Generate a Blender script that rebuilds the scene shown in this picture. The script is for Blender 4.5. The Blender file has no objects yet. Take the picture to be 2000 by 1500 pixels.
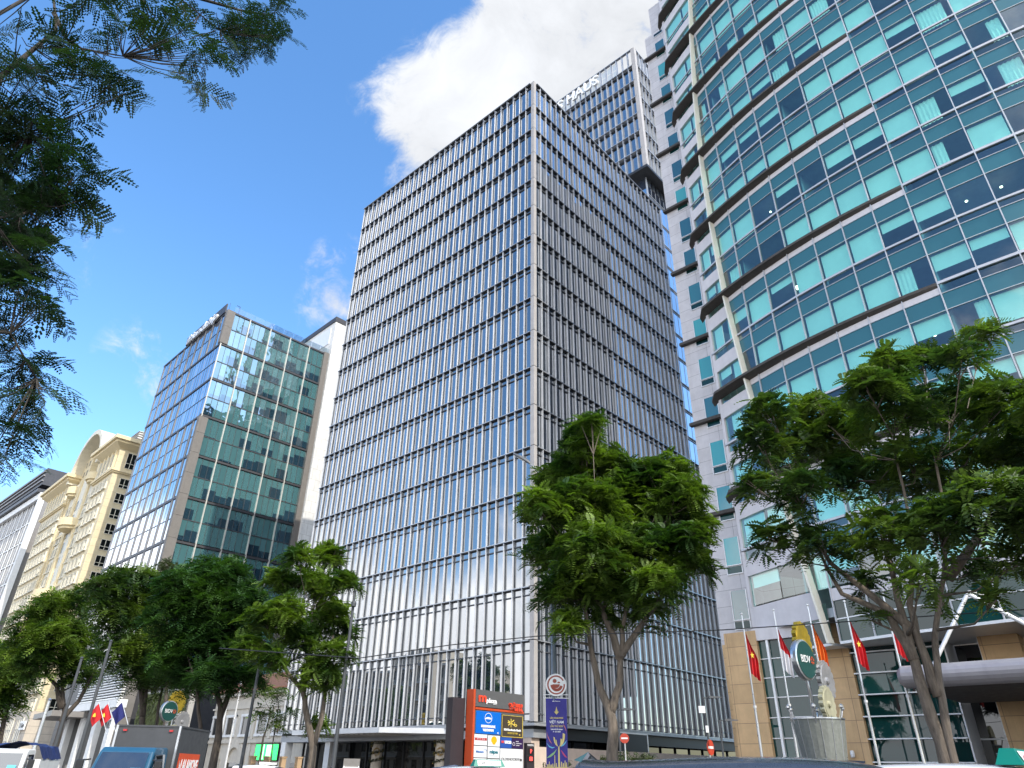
import bpy, math, random
import numpy as np
from mathutils import Matrix, Vector
SC = bpy.context.scene
COL = SC.collection
PI = math.pi
random.seed(11)
rng = np.random.default_rng(7)

# ---------------------------------------------------------------- camera
# world axes: +X runs away from the street into the block, +Y runs along the street, Z up
YAW, PIT, ROL = math.radians(42.3773), math.radians(29.3976), math.radians(1.011)
FW = Vector((math.cos(YAW)*math.cos(PIT), math.sin(YAW)*math.cos(PIT), math.sin(PIT)))
RT = Vector((math.sin(YAW), -math.cos(YAW), 0)); UP = RT.cross(FW)
R2 = RT*math.cos(ROL) + UP*math.sin(ROL); U2 = -RT*math.sin(ROL) + UP*math.cos(ROL)
cam_d = bpy.data.cameras.new('camera'); cam = bpy.data.objects.new('camera', cam_d); COL.objects.link(cam)
cam_d.sensor_width = 36; cam_d.lens = 36*1339.95/2000; cam_d.clip_start = 0.1; cam_d.clip_end = 4000
M = Matrix((R2, U2, -FW)).transposed().to_4x4(); M.translation = Vector((0, 0, 1.65)); cam.matrix_world = M
SC.camera = cam
EYE = Vector((0, 0, 1.65))

# ---------------------------------------------------------------- sky, sun, exposure
SUN_ANG, SUN_EL = math.radians(262), math.radians(41)      # angle of the sun round from +X, height
SC.view_settings.view_transform = 'Standard'; SC.view_settings.look = 'None'
SC.view_settings.exposure = 0.85; SC.view_settings.gamma = 1; SC.view_settings.use_curve_mapping = False
W = bpy.data.worlds.new('World'); SC.world = W; W.use_nodes = True
nt = W.node_tree; nt.nodes.clear()
def wn(t, **k):
    n = nt.nodes.new(t)
    for a, b in k.items(): setattr(n, a, b)
    return n
def wl(a, b): nt.links.new(a, b)
def wmath(op, a, b=None, clamp=False):
    n = wn('ShaderNodeMath', operation=op, use_clamp=clamp)
    for i, v in enumerate((a, b)):
        if v is None: continue
        if isinstance(v, (int, float)): n.inputs[i].default_value = v
        else: wl(v, n.inputs[i])
    return n.outputs[0]
out = wn('ShaderNodeOutputWorld'); bg = wn('ShaderNodeBackground'); bg.inputs['Strength'].default_value = 0.15
sky = wn('ShaderNodeTexSky', sky_type='NISHITA'); sky.sun_disc = False
sky.sun_elevation = SUN_EL; sky.sun_rotation = math.radians(90) - SUN_ANG; sky.altitude = 50
sky.air_density = 1.0; sky.dust_density = 0.6; sky.ozone_density = 1.6
hsv = wn('ShaderNodeHueSaturation'); hsv.inputs['Saturation'].default_value = 1.22; hsv.inputs['Value'].default_value = 1.44
wl(sky.outputs[0], hsv.inputs['Color'])
tc = wn('ShaderNodeTexCoord'); nrm = wn('ShaderNodeVectorMath', operation='NORMALIZE'); wl(tc.outputs['Generated'], nrm.inputs[0])
D_ = nrm.outputs[0]
# clouds live in directions of the sky: soft patches broken up by warped noise
wz = wn('ShaderNodeTexNoise'); wz.inputs['Scale'].default_value = 4.0; wz.inputs['Detail'].default_value = 3
wl(D_, wz.inputs['Vector'])
wsc = wn('ShaderNodeVectorMath', operation='SCALE'); wl(wz.outputs['Color'], wsc.inputs[0]); wsc.inputs['Scale'].default_value = 0.22
wad = wn('ShaderNodeVectorMath', operation='ADD'); wl(D_, wad.inputs[0]); wl(wsc.outputs[0], wad.inputs[1])
nz = wn('ShaderNodeTexNoise'); nz.inputs['Scale'].default_value = 8.0; nz.inputs['Detail'].default_value = 14; nz.inputs['Roughness'].default_value = 0.66
wl(wad.outputs[0], nz.inputs['Vector'])
nz2 = wn('ShaderNodeTexNoise'); nz2.inputs['Scale'].default_value = 2.2; nz2.inputs['Detail'].default_value = 9; nz2.inputs['Roughness'].default_value = 0.6
wl(wad.outputs[0], nz2.inputs['Vector'])
def blob(d, deg, w=1.0):
    v = Vector(d).normalized()
    dp = wn('ShaderNodeVectorMath', operation='DOT_PRODUCT'); wl(D_, dp.inputs[0]); dp.inputs[1].default_value = v
    c = math.cos(math.radians(deg))
    x = wmath('DIVIDE', wmath('SUBTRACT', dp.outputs['Value'], c), 1 - c)
    return wmath('MULTIPLY', wmath('MAXIMUM', x, 0.0), w)
BLOBS = [((0.48, 0.24, 0.845), 13, 1.5), ((0.441, 0.299, 0.846), 8, 0.8), ((0.41, 0.38, 0.83), 5.5, 0.55), ((0.41, 0.43, 0.80), 5.5, 0.5),
         ((0.385, 0.485, 0.785), 5.5, 0.55), ((0.41, 0.515, 0.755), 6.0, 0.62), ((0.352, 0.523, 0.776), 4.5, 0.40), ((0.43, 0.53, 0.735), 5.5, 0.6),
         ((0.406, 0.690, 0.600), 3.6, 0.42), ((0.425, 0.717, 0.552), 4.0, 0.48), ((0.146, 0.825, 0.545), 3.0, 0.24), ((0.246, 0.859, 0.449), 4.0, 0.25)]
m = None
for b in BLOBS:
    o = blob(*b); m = o if m is None else wmath('ADD', m, o)
m = wmath('MINIMUM', m, 1.35)
val = wmath('ADD', m, wmath('MULTIPLY', wmath('SUBTRACT', nz.outputs['Fac'], 0.5), 4.0))
front = wn('ShaderNodeMapRange', interpolation_type='SMOOTHSTEP'); wl(val, front.inputs[0]); front.inputs[1].default_value = 0.20; front.inputs[2].default_value = 1.15
has = wmath('MULTIPLY', front.outputs[0], wmath('MULTIPLY', m, 6.0, True))
# a bank of cloud low over the far side of the street, behind the camera
sep = wn('ShaderNodeSeparateXYZ'); wl(D_, sep.inputs[0])
low = wn('ShaderNodeMapRange'); wl(sep.outputs['Z'], low.inputs[0]); low.inputs[1].default_value = 0.10; low.inputs[2].default_value = 0.62
low.inputs[3].default_value = 0.85; low.inputs[4].default_value = -0.55
# raised towards the sun's side: unseen cloud added to light the shaded fronts
hi = wn('ShaderNodeMapRange'); wl(sep.outputs['Y'], hi.inputs[0]); hi.inputs[1].default_value = 0.35; hi.inputs[2].default_value = -0.25; hi.inputs[3].default_value = 0.0; hi.inputs[4].default_value = 1.0
bk = wn('ShaderNodeMapRange', interpolation_type='SMOOTHSTEP'); wl(sep.outputs['X'], bk.inputs[0]); bk.inputs[1].default_value = 0.10; bk.inputs[2].default_value = -0.22
v2 = wmath('ADD', wmath('ADD', low.outputs[0], hi.outputs[0]), wmath('MULTIPLY', wmath('SUBTRACT', nz2.outputs['Fac'], 0.5), 2.1))
bank = wn('ShaderNodeMapRange', interpolation_type='SMOOTHSTEP'); wl(v2, bank.inputs[0]); bank.inputs[1].default_value = 0.2; bank.inputs[2].default_value = 0.62
bankf = wmath('MULTIPLY', bank.outputs[0], bk.outputs[0])
cl = wmath('MAXIMUM', has, bankf, True)
shade = wn('ShaderNodeMapRange'); wl(wmath('ADD', wmath('MULTIPLY', nz2.outputs['Fac'], 0.6), wmath('MULTIPLY', nz.outputs['Fac'], 0.4)), shade.inputs[0]); shade.inputs[1].default_value = 0.36; shade.inputs[2].default_value = 0.60
shade.inputs[3].default_value = 0.74; shade.inputs[4].default_value = 1.0
ccol = wn('ShaderNodeVectorMath', operation='SCALE'); ccol.inputs[0].default_value = (3.75, 3.86, 4.05)
bright = wn('ShaderNodeMapRange'); wl(bk.outputs[0], bright.inputs[0]); bright.inputs[3].default_value = 1.0; bright.inputs[4].default_value = 2.9  # unseen bank made brighter than the visible cloud, as fill light
wl(wmath('MULTIPLY', shade.outputs[0], bright.outputs[0]), ccol.inputs['Scale'])
mix = wn('ShaderNodeMix', data_type='RGBA'); wl(cl, mix.inputs[0]); wl(hsv.outputs[0], mix.inputs[6]); wl(ccol.outputs[0], mix.inputs[7])
wl(mix.outputs[2], bg.inputs['Color']); wl(bg.outputs[0], out.inputs['Surface'])

sun_d = bpy.data.lights.new('sun', 'SUN'); sun_d.energy = 2.4; sun_d.angle = math.radians(0.6); sun_d.color = (1.0, 0.94, 0.84)
sun = bpy.data.objects.new('sun', sun_d); COL.objects.link(sun)
ts = Vector((math.cos(SUN_ANG)*math.cos(SUN_EL), math.sin(SUN_ANG)*math.cos(SUN_EL), math.sin(SUN_EL)))
sun.rotation_euler = ts.to_track_quat('Z', 'Y').to_euler()
SC.cycles.max_bounces = 8; SC.cycles.transparent_max_bounces = 12; SC.cycles.diffuse_bounces = 3; SC.cycles.glossy_bounces = 4
SC.cycles.caustics_reflective = False; SC.cycles.caustics_refractive = False

# ---------------------------------------------------------------- materials
MATS = {}
class NT:
    def __init__(s, name):
        s.m = bpy.data.materials.new(name); s.m.use_nodes = True; s.t = s.m.node_tree; s.t.nodes.clear()
        s.out = s.n('ShaderNodeOutputMaterial'); MATS[name] = s.m
    def n(s, t, **k):
        n = s.t.nodes.new(t)
        for a, b in k.items(): setattr(n, a, b)
        return n
    def l(s, a, b): s.t.links.new(a, b)
    def pos(s): return s.n('ShaderNodeNewGeometry').outputs['Position']
    def noise(s, scale, detail=4, rough=0.55, vec=None):
        n = s.n('ShaderNodeTexNoise'); n.inputs['Scale'].default_value = scale; n.inputs['Detail'].default_value = detail
        n.inputs['Roughness'].default_value = rough
        s.l(vec if vec is not None else s.pos(), n.inputs['Vector']); return n.outputs['Fac']
    def rng(s, v, a, b, c, d, clamp=True):
        n = s.n('ShaderNodeMapRange', clamp=clamp); s.l(v, n.inputs[0])
        for i, x in enumerate((a, b, c, d)): n.inputs[i+1].default_value = x
        return n.outputs[0]
    def ramp(s, v, stops):
        n = s.n('ShaderNodeValToRGB'); s.l(v, n.inputs[0]); e = n.color_ramp.elements
        while len(e) < len(stops): e.new(0.5)
        for i, (p, c) in enumerate(stops): e[i].position = p; e[i].color = (*c, 1)
        return n.outputs[0]
    def mixc(s, f, a, b):
        n = s.n('ShaderNodeMix', data_type='RGBA')
        for i, v in ((0, f), (6, a), (7, b)):
            if isinstance(v, (int, float)): n.inputs[i].default_value = v
            elif isinstance(v, tuple): n.inputs[i].default_value = (*v, 1)
            else: s.l(v, n.inputs[i])
        return n.outputs[2]
    def bump(s, h, strength, dist=0.02):
        b = s.n('ShaderNodeBump'); b.inputs['Strength'].default_value = strength; b.inputs['Distance'].default_value = dist
        s.l(h, b.inputs['Height']); return b.outputs[0]
def mul(c, f): return tuple(min(1, x*f) for x in c)
def mat(name, col, rough=0.6, metal=0.0, var=0.12, scale=1.5, bump=0.0, bscale=12, coat=0.0, emit=0.0, streak=0.0):
    s = NT(name); p = s.n('ShaderNodeBsdfPrincipled'); s.l(p.outputs[0], s.out.inputs[0])
    p.inputs['Roughness'].default_value = rough; p.inputs['Metallic'].default_value = metal
    if coat: p.inputs['Coat Weight'].default_value = coat; p.inputs['Coat Roughness'].default_value = 0.05
    if var > 0:
        f = s.rng(s.noise(scale, 6, 0.65), 0.3, 0.7, 0, 1)
        c = s.mixc(f, mul(col, 1-var), mul(col, 1+var))
        if streak:   # rain streaks: noise stretched along Z
            mp = s.n('ShaderNodeMapping'); s.l(s.pos(), mp.inputs[0]); mp.inputs['Scale'].default_value = (3.0, 3.0, 0.12)
            g = s.rng(s.noise(1.0, 5, 0.6, mp.outputs[0]), 0.5, 0.75, 0, streak)
            c = s.mixc(g, c, mul(col, 0.45))
        s.l(c, p.inputs['Base Color'])
        s.l(s.rng(s.noise(scale*3, 4), 0.3, 0.7, rough*0.85, min(1, rough*1.15)), p.inputs['Roughness'])
    else: p.inputs['Base Color'].default_value = (*col, 1)
    if bump: s.l(s.bump(s.noise(bscale, 6, 0.6), bump), p.inputs['Normal'])
    if emit:
        p.inputs['Emission Color'].default_value = (*col, 1); p.inputs['Emission Strength'].default_value = emit
    return s.m
def stone(name, col, bw, bh, ux=(0, 1), mortar=0.012, mcol=None, var=0.14, rough=0.75, off=0.0, streak=0.25, oz=0.0, ou=0.0):
    """cladding of large panels: joints from a brick pattern in metres along the wall and up"""
    s = NT(name); p = s.n('ShaderNodeBsdfPrincipled'); s.l(p.outputs[0], s.out.inputs[0]); p.inputs['Roughness'].default_value = rough
    sp = s.n('ShaderNodeSeparateXYZ'); s.l(s.pos(), sp.inputs[0])
    def mm(op, a, b):
        n = s.n('ShaderNodeMath', operation=op)
        for i, v in enumerate((a, b)):
            if isinstance(v, (int, float)): n.inputs[i].default_value = v
            else: s.l(v, n.inputs[i])
        return n.outputs[0]
    u = mm('ADD', mm('ADD', mm('MULTIPLY', sp.outputs[0], ux[0]), mm('MULTIPLY', sp.outputs[1], ux[1])), 100*bw + ou)
    cb = s.n('ShaderNodeCombineXYZ'); s.l(u, cb.inputs[0]); s.l(mm('ADD', sp.outputs[2], oz), cb.inputs[1])
    b = s.n('ShaderNodeTexBrick'); s.l(cb.outputs[0], b.inputs['Vector']); b.inputs['Scale'].default_value = 1
    b.offset = off; b.inputs['Brick Width'].default_value = bw; b.inputs['Row Height'].default_value = bh
    b.inputs['Mortar Size'].default_value = mortar; b.inputs['Mortar Smooth'].default_value = 0.1; b.inputs['Bias'].default_value = 0
    b.inputs['Color1'].default_value = (*mul(col, 1-var), 1); b.inputs['Color2'].default_value = (*mul(col, 1+var*0.6), 1)
    b.inputs['Mortar'].default_value = (*(mcol or mul(col, 0.3)), 1)
    f = s.rng(s.noise(0.9, 8, 0.7), 0.25, 0.75, 0.82, 1.12)
    n = s.n('ShaderNodeVectorMath', operation='SCALE'); s.l(b.outputs[0], n.inputs[0]); s.l(f, n.inputs['Scale'])
    c = n.outputs[0]
    if streak:
        mp = s.n('ShaderNodeMapping'); s.l(s.pos(), mp.inputs[0]); mp.inputs['Scale'].default_value = (2.5, 2.5, 0.15)
        g = s.rng(s.noise(1.0, 6, 0.65, mp.outputs[0]), 0.5, 0.8, 0, streak)
        c = s.mixc(g, c, mul(col, 0.4))
    s.l(c, p.inputs['Base Color'])
    s.l(s.bump(s.noise(14, 6), 0.15), p.inputs['Normal'])
    return s.m
def glass(name, tint=None, base=(0.02, 0.03, 0.04), r0=0.1, r1=0.9, pw=3.0, wob=0.0, wscale=0.6, gcol=(1, 1, 1), base2=None, rough=0.0, noisy=None, blinds=None):
    """window glass: a reflecting sheet over a tinted clear pane (tint) or over a dark body (base); panes differ a little"""
    s = NT(name); gl = s.n('ShaderNodeBsdfGlossy'); gl.inputs['Roughness'].default_value = rough; gl.inputs['Color'].default_value = (*gcol, 1)
    ad = s.n('ShaderNodeMath', operation='ADD'); s.l(s.n('ShaderNodeNewGeometry').outputs['Random Per Island'], ad.inputs[0]); s.l(s.n('ShaderNodeObjectInfo').outputs['Random'], ad.inputs[1])
    fr_ = s.n('ShaderNodeMath', operation='FRACT'); s.l(ad.outputs[0], fr_.inputs[0]); isl = fr_.outputs[0]
    if tint:
        bd = s.n('ShaderNodeBsdfTransparent'); bd.inputs[0].default_value = (*tint, 1)
    else:
        bd = s.n('ShaderNodeBsdfDiffuse'); bd.inputs[0].default_value = (*base, 1)
        if noisy:    # floors and drawn blinds seen dimly behind the pane
            mp = s.n('ShaderNodeMapping'); s.l(s.pos(), mp.inputs[0]); mp.inputs['Scale'].default_value = (0.55, 0.55, 0.85)
            f = s.rng(s.noise(1.0, 3, 0.75, mp.outputs[0]), 0.44, 0.56, 0, 1); v3 = s.mixc(f, base, noisy)
            sc3 = s.n('ShaderNodeVectorMath', operation='SCALE'); s.l(v3, sc3.inputs[0]); s.l(s.rng(isl, 0, 1, 0.75, 1.15), sc3.inputs['Scale']); s.l(sc3.outputs[0], bd.inputs[0])
        if blinds:   # blinds hung to different heights in each bay and storey behind the pane
            top, hh, (ux, uy), w = blinds; sp = s.n('ShaderNodeSeparateXYZ'); s.l(s.pos(), sp.inputs[0])
            def mm(op, a, b=0.0):
                n_ = s.n('ShaderNodeMath', operation=op)
                for i, v_ in enumerate((a, b)):
                    if isinstance(v_, (int, float)): n_.inputs[i].default_value = v_
                    else: s.l(v_, n_.inputs[i])
                return n_.outputs[0]
            zz = mm('DIVIDE', mm('SUBTRACT', top, sp.outputs[2]), hh); uu = mm('DIVIDE', mm('ADD', mm('MULTIPLY', sp.outputs[0], ux), mm('MULTIPLY', sp.outputs[1], uy)), w)
            cb = s.n('ShaderNodeCombineXYZ'); s.l(mm('FLOOR', zz), cb.inputs[0]); s.l(mm('FLOOR', mm('ADD', uu, mm('MULTIPLY', mm('FLOOR', zz), 0.31))), cb.inputs[1])
            wnz = s.n('ShaderNodeTexWhiteNoise'); s.l(cb.outputs[0], wnz.inputs['Vector']); drop = s.rng(wnz.outputs['Value'], 0, 1, 0.35, 1.45, False)
            f = mm('GREATER_THAN', drop, mm('FRACT', zz)); v3 = s.mixc(f, base, base2)
            sc3 = s.n('ShaderNodeVectorMath', operation='SCALE'); s.l(v3, sc3.inputs[0]); s.l(s.rng(isl, 0, 1, 0.8, 1.12), sc3.inputs['Scale']); s.l(sc3.outputs[0], bd.inputs[0])
        elif base2: s.l(s.ramp(isl, [(0.0, base), (0.45, base), (0.55, base2), (0.8, mul(base2, 0.7)), (1.0, mul(base, 0.6))]), bd.inputs[0])
    lw = s.n('ShaderNodeLayerWeight'); lw.inputs[0].default_value = 0.5
    pwn = s.n('ShaderNodeMath', operation='POWER'); s.l(lw.outputs['Facing'], pwn.inputs[0]); pwn.inputs[1].default_value = pw
    f = s.rng(pwn.outputs[0], 0, 1, r0, r1)
    v = s.n('ShaderNodeMath', operation='MULTIPLY', use_clamp=True); s.l(f, v.inputs[0]); s.l(s.rng(isl, 0, 1, 0.84, 1.1), v.inputs[1])
    mx = s.n('ShaderNodeMixShader'); s.l(v.outputs[0], mx.inputs[0]); s.l(bd.outputs[0], mx.inputs[1]); s.l(gl.outputs[0], mx.inputs[2])
    if wob: s.l(s.bump(s.noise(wscale, 2, 0.4), wob, 0.1), gl.inputs['Normal'])
    s.l(mx.outputs[0], s.out.inputs[0]); return s.m

# ---------------------------------------------------------------- geometry helpers
class F:
    """a facade frame: u along the wall, n out of it, z up"""
    def __init__(s, o, u=(0, 1), n=(-1, 0)): s.o, s.u, s.n = o, u, n; s.flip = (u[0]*n[1]-u[1]*n[0]) > 0
    def p(s, u, n, z): return (s.o[0]+u*s.u[0]+n*s.n[0], s.o[1]+u*s.u[1]+n*s.n[1], z)
WF = F((0, 0), (1, 0), (0, 1))
def ang(deg, o=(0, 0)):
    a = math.radians(deg); return F(o, (math.cos(a), math.sin(a)), (-math.sin(a), math.cos(a)))
class MB:
    def __init__(s): s.v = []; s.f = []; s.mi = []; s.cur = 0
    def poly(s, pts):
        i = len(s.v); s.v += [tuple(p) for p in pts]; s.f.append(tuple(range(i, i+len(pts)))); s.mi.append(s.cur); return s
    def hexa(s, a):   # 8 points: bottom ring 0-3, top ring 4-7
        i = len(s.v); s.v += [tuple(p) for p in a]
        for q in ((0, 3, 2, 1), (4, 5, 6, 7), (0, 1, 5, 4), (1, 2, 6, 5), (2, 3, 7, 6), (3, 0, 4, 7)):
            s.f.append(tuple(i+k for k in q)); s.mi.append(s.cur)
        return s
    def box(s, fr, u0, u1, n0, n1, z0, z1):
        q = [(u0, n0), (u1, n0), (u1, n1), (u0, n1)]
        s.hexa([fr.p(u, n, z0) for u, n in q] + [fr.p(u, n, z1) for u, n in q]); return s
    def quad(s, fr, u0, u1, z0, z1, n=0.0, t=0.0):
        s.poly([fr.p(u0, n+t, z0), fr.p(u1, n-t, z0), fr.p(u1, n-t, z1), fr.p(u0, n+t, z1)]); return s
    def prism(s, pts, z0, z1):
        n = len(pts); i = len(s.v)
        s.v += [(x, y, z0) for x, y in pts] + [(x, y, z1) for x, y in pts]
        s.f.append(tuple(range(i+n-1, i-1, -1))); s.f.append(tuple(range(i+n, i+2*n))); s.mi += [s.cur]*2
        for k in range(n): s.f.append((i+k, i+(k+1) % n, i+n+(k+1) % n, i+n+k)); s.mi.append(s.cur)
        return s
    def tube(s, pts, rad, k=8, caps=True):
        pts = [Vector(p) for p in pts]; n = len(pts)
        if not hasattr(rad, '__len__'): rad = [rad]*n
        prev = None; i0 = len(s.v)
        for j, p in enumerate(pts):
            d = (pts[min(j+1, n-1)]-pts[max(j-1, 0)]).normalized()
            a = Vector((0, 0, 1)) if abs(d.z) < 0.9 else Vector((1, 0, 0))
            if prev is not None: a = prev
            x = (a-d*a.dot(d)).normalized(); y = d.cross(x); prev = x
            for q in range(k):
                t = 2*PI*q/k; s.v.append(tuple(p+(x*math.cos(t)+y*math.sin(t))*rad[j]))
        for j in range(n-1):
            for q in range(k):
                a = i0+j*k+q; b = i0+j*k+(q+1) % k
                s.f.append((a, b, b+k, a+k)); s.mi.append(s.cur)
        if caps:
            s.f.append(tuple(i0+q for q in range(k-1, -1, -1))); s.f.append(tuple(i0+(n-1)*k+q for q in range(k))); s.mi += [s.cur]*2
        return s
    def lathe(s, c, prof, k=20, ax=None):
        """rings (r, h) about an axis through c; ax = (axis, x, y) vectors"""
        c = Vector(c); A, X, Y = ax or (Vector((0, 0, 1)), Vector((1, 0, 0)), Vector((0, 1, 0)))
        i0 = len(s.v); n = len(prof)
        for r, h in prof:
            for q in range(k):
                t = 2*PI*q/k; s.v.append(tuple(c+A*h+(X*math.cos(t)+Y*math.sin(t))*r))
        for j in range(n-1):
            for q in range(k):
                a = i0+j*k+q; b = i0+j*k+(q+1) % k
                s.f.append((a, b, b+k, a+k)); s.mi.append(s.cur)
        s.f.append(tuple(i0+q for q in range(k-1, -1, -1))); s.f.append(tuple(i0+(n-1)*k+q for q in range(k))); s.mi += [s.cur]*2
        return s
    def build(s, name, m, parent=None, smooth=False, **props):
        me = bpy.data.meshes.new(name); me.from_pydata(s.v, [], s.f)
        for x in (m if isinstance(m, (list, tuple)) else [m]): me.materials.append(MATS[x] if isinstance(x, str) else x)
        if any(s.mi): me.polygons.foreach_set('material_index', s.mi)
        if smooth: me.polygons.foreach_set('use_smooth', [True]*len(me.polygons))
        me.update(); return link(name, me, parent, **props)
def _each(s, name, m, parent, smooth=False):
    # every separate piece becomes a part of its own (the 100 that show largest; the rest together)
    par = list(range(len(s.v)))
    def find(a):
        while par[a] != a: par[a] = par[par[a]]; a = par[a]
        return a
    for f in s.f:
        a = find(f[0])
        for q in f[1:]: par[find(q)] = a
    gr = {}
    for f, i in zip(s.f, s.mi): gr.setdefault(find(f[0]), []).append((f, i))
    def score(k):
        v = [Vector(s.v[j]) for f, _ in gr[k] for j in f]; c = sum(v, Vector())/len(v); return max((p-c).length for p in v)/max((c-EYE).length, .1)
    ks = sorted(gr, key=score, reverse=True); out_ = []
    def make(keys, **kw):
        b = MB(); mp = {}
        for k in keys:
            for f, i in gr[k]:
                nf = []
                for j in f:
                    if j not in mp: mp[j] = len(b.v); b.v.append(s.v[j])
                    nf.append(mp[j])
                b.f.append(tuple(nf)); b.mi.append(i)
        return b.build(name, m, parent, smooth, **kw)
    for k in ks[:100]: out_.append(make([k]))
    if len(ks) > 100: out_.append(make(ks[100:], kind='stuff'))
    return out_
MB.each = _each
def link(name, data, parent=None, **props):
    o = bpy.data.objects.new(name, data); COL.objects.link(o)
    if parent is not None:
        o.parent = parent; o.matrix_parent_inverse = world_of(parent).inverted()
    for k, v in props.items(): o[k] = v
    return o
WORLD = {}
def world_of(o):
    return WORLD.get(o.name, Matrix.Identity(4))
def thing(name, label, cat, loc=(0, 0, 0), group=None):
    """an Empty at the base; its parts are modelled in world metres and parented with the inverse of its place"""
    o = bpy.data.objects.new(name, None); COL.objects.link(o); o.location = loc; o['label'] = label; o['category'] = cat
    if group: o['group'] = group
    WORLD[o.name] = Matrix.Translation(Vector(loc)); return o
def place(root, frm, rotz=0.0):
    """move a finished thing built at its own origin to its place in the world"""
    root.location = frm; root.rotation_euler = (0, 0, rotz); return root
def copy_thing(src, loc, rotz, label, group=None):
    def cp(o, par):
        c = o.copy(); COL.objects.link(c)
        if par is not None: c.parent = par; c.matrix_parent_inverse = o.matrix_parent_inverse.copy()
        for ch in o.children: cp(ch, c)
        return c
    r = cp(src, None); r.location = loc; r.rotation_euler = (0, 0, rotz); r['label'] = label
    if group: r['group'] = group
    return r
def fast_mesh(name, V, nq, m, parent=None, **props):
    """V: (4*nq, 3) array of quads"""
    me = bpy.data.meshes.new(name); me.vertices.add(len(V)); me.vertices.foreach_set('co', V.astype(np.float32).ravel())
    me.loops.add(4*nq); me.loops.foreach_set('vertex_index', np.arange(4*nq, dtype=np.int32))
    me.polygons.add(nq); me.polygons.foreach_set('loop_start', np.arange(0, 4*nq, 4, dtype=np.int32))
    me.materials.append(MATS[m]); me.update(calc_edges=True); return link(name, me, parent, **props)
def many(root, name, items, m):
    """items: lists of polygons (each a list of points). The 100 that show largest become parts, the rest one part"""
    def size(polys):
        a = 0
        for p in polys:
            v = [Vector(q) for q in p]; n = (v[1]-v[0]).cross(v[2]-v[0]); c = sum(v, Vector())/len(v)-EYE
            a += abs(n.dot(c))/c.length**3
        return a
    it = sorted(items, key=size, reverse=True)
    for k in it[:100]:
        b = MB()
        for p in k: b.poly(p)
        b.build(name, m, root)
    if len(it) > 100:
        b = MB()
        for k in it[100:]:
            for p in k: b.poly(p)
        b.build(name, m, root, kind='stuff')
def text(body, size, m, fr, u, z, n, parent, name='lettering', depth=0.02, align='CENTER', width=None, bold=0.0, shear=0.0):
    c = bpy.data.curves.new(name, 'FONT'); c.body = body; c.size = size; c.extrude = depth/2; c.align_x = align; c.align_y = 'CENTER'
    c.offset = bold; c.shear = shear; c.resolution_u = 3
    t = bpy.data.objects.new('tmp', c); COL.objects.link(t)
    bpy.context.view_layer.update()
    me = bpy.data.meshes.new_from_object(t.evaluated_get(bpy.context.evaluated_depsgraph_get()))
    bpy.data.objects.remove(t)
    xs = [v.co.x for v in me.vertices]; k = 1.0
    if width and xs and max(xs) > min(xs): k = width/(max(xs)-min(xs))
    for v in me.vertices:
        x, y, zz = v.co; v.co = fr.p(u+x*k, n+zz, z+y)
    me.materials.clear(); me.materials.append(MATS[m]); me.name = name
    return link(name, me, parent)
# ---------------------------------------------------------------- shared materials
mat('asphalt', (0.05, 0.05, 0.052), 0.9, var=0.25, scale=3, bump=0.3, bscale=60)
mat('pavement', (0.24, 0.22, 0.20), 0.85, var=0.2, scale=2)
mat('kerb', (0.33, 0.32, 0.30), 0.85, var=0.2)
mat('road_paint', (0.72, 0.71, 0.67), 0.7, var=0.15, scale=6)
mat('soil', (0.09, 0.07, 0.05), 0.95, var=0.3)
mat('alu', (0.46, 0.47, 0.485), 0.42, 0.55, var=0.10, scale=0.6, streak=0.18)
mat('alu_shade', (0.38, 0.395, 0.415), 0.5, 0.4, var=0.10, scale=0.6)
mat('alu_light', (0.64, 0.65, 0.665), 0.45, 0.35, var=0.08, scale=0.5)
mat('bar_grey', (0.085, 0.09, 0.10), 0.5, 0.3, var=0.15)
mat('dark_metal', (0.03, 0.032, 0.035), 0.5, 0.3, var=0.2)
mat('white_metal', (0.74, 0.74, 0.73), 0.4, 0.2, var=0.05)
mat('white_paint', (0.78, 0.78, 0.76), 0.6, var=0.07, streak=0.15)
mat('post_stone', (0.38, 0.36, 0.345), 0.7, var=0.1, streak=0.2)
mat('black', (0.012, 0.012, 0.013), 0.5, var=0)
mat('white', (0.82, 0.82, 0.80), 0.5, var=0)
mat('steel', (0.55, 0.56, 0.57), 0.3, 0.9, var=0.08)
mat('concrete', (0.38, 0.37, 0.35), 0.85, var=0.15, streak=0.3)
mat('pink_stone', (0.56, 0.45, 0.37), 0.8, var=0.1, streak=0.2)
glass('tower_glass', base=(0.016, 0.028, 0.045), r0=0.30, r1=0.92, pw=2.2, wob=0.008, wscale=0.8, base2=(0.045, 0.055, 0.065))
glass('lobby_glass', base=(0.008, 0.009, 0.010), r0=0.06, r1=0.8, pw=3.5, wob=0.003, base2=(0.03, 0.03, 0.03))
mat('lamp_glow', (1.0, 0.86, 0.66), 0.5, var=0, emit=3)

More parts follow.
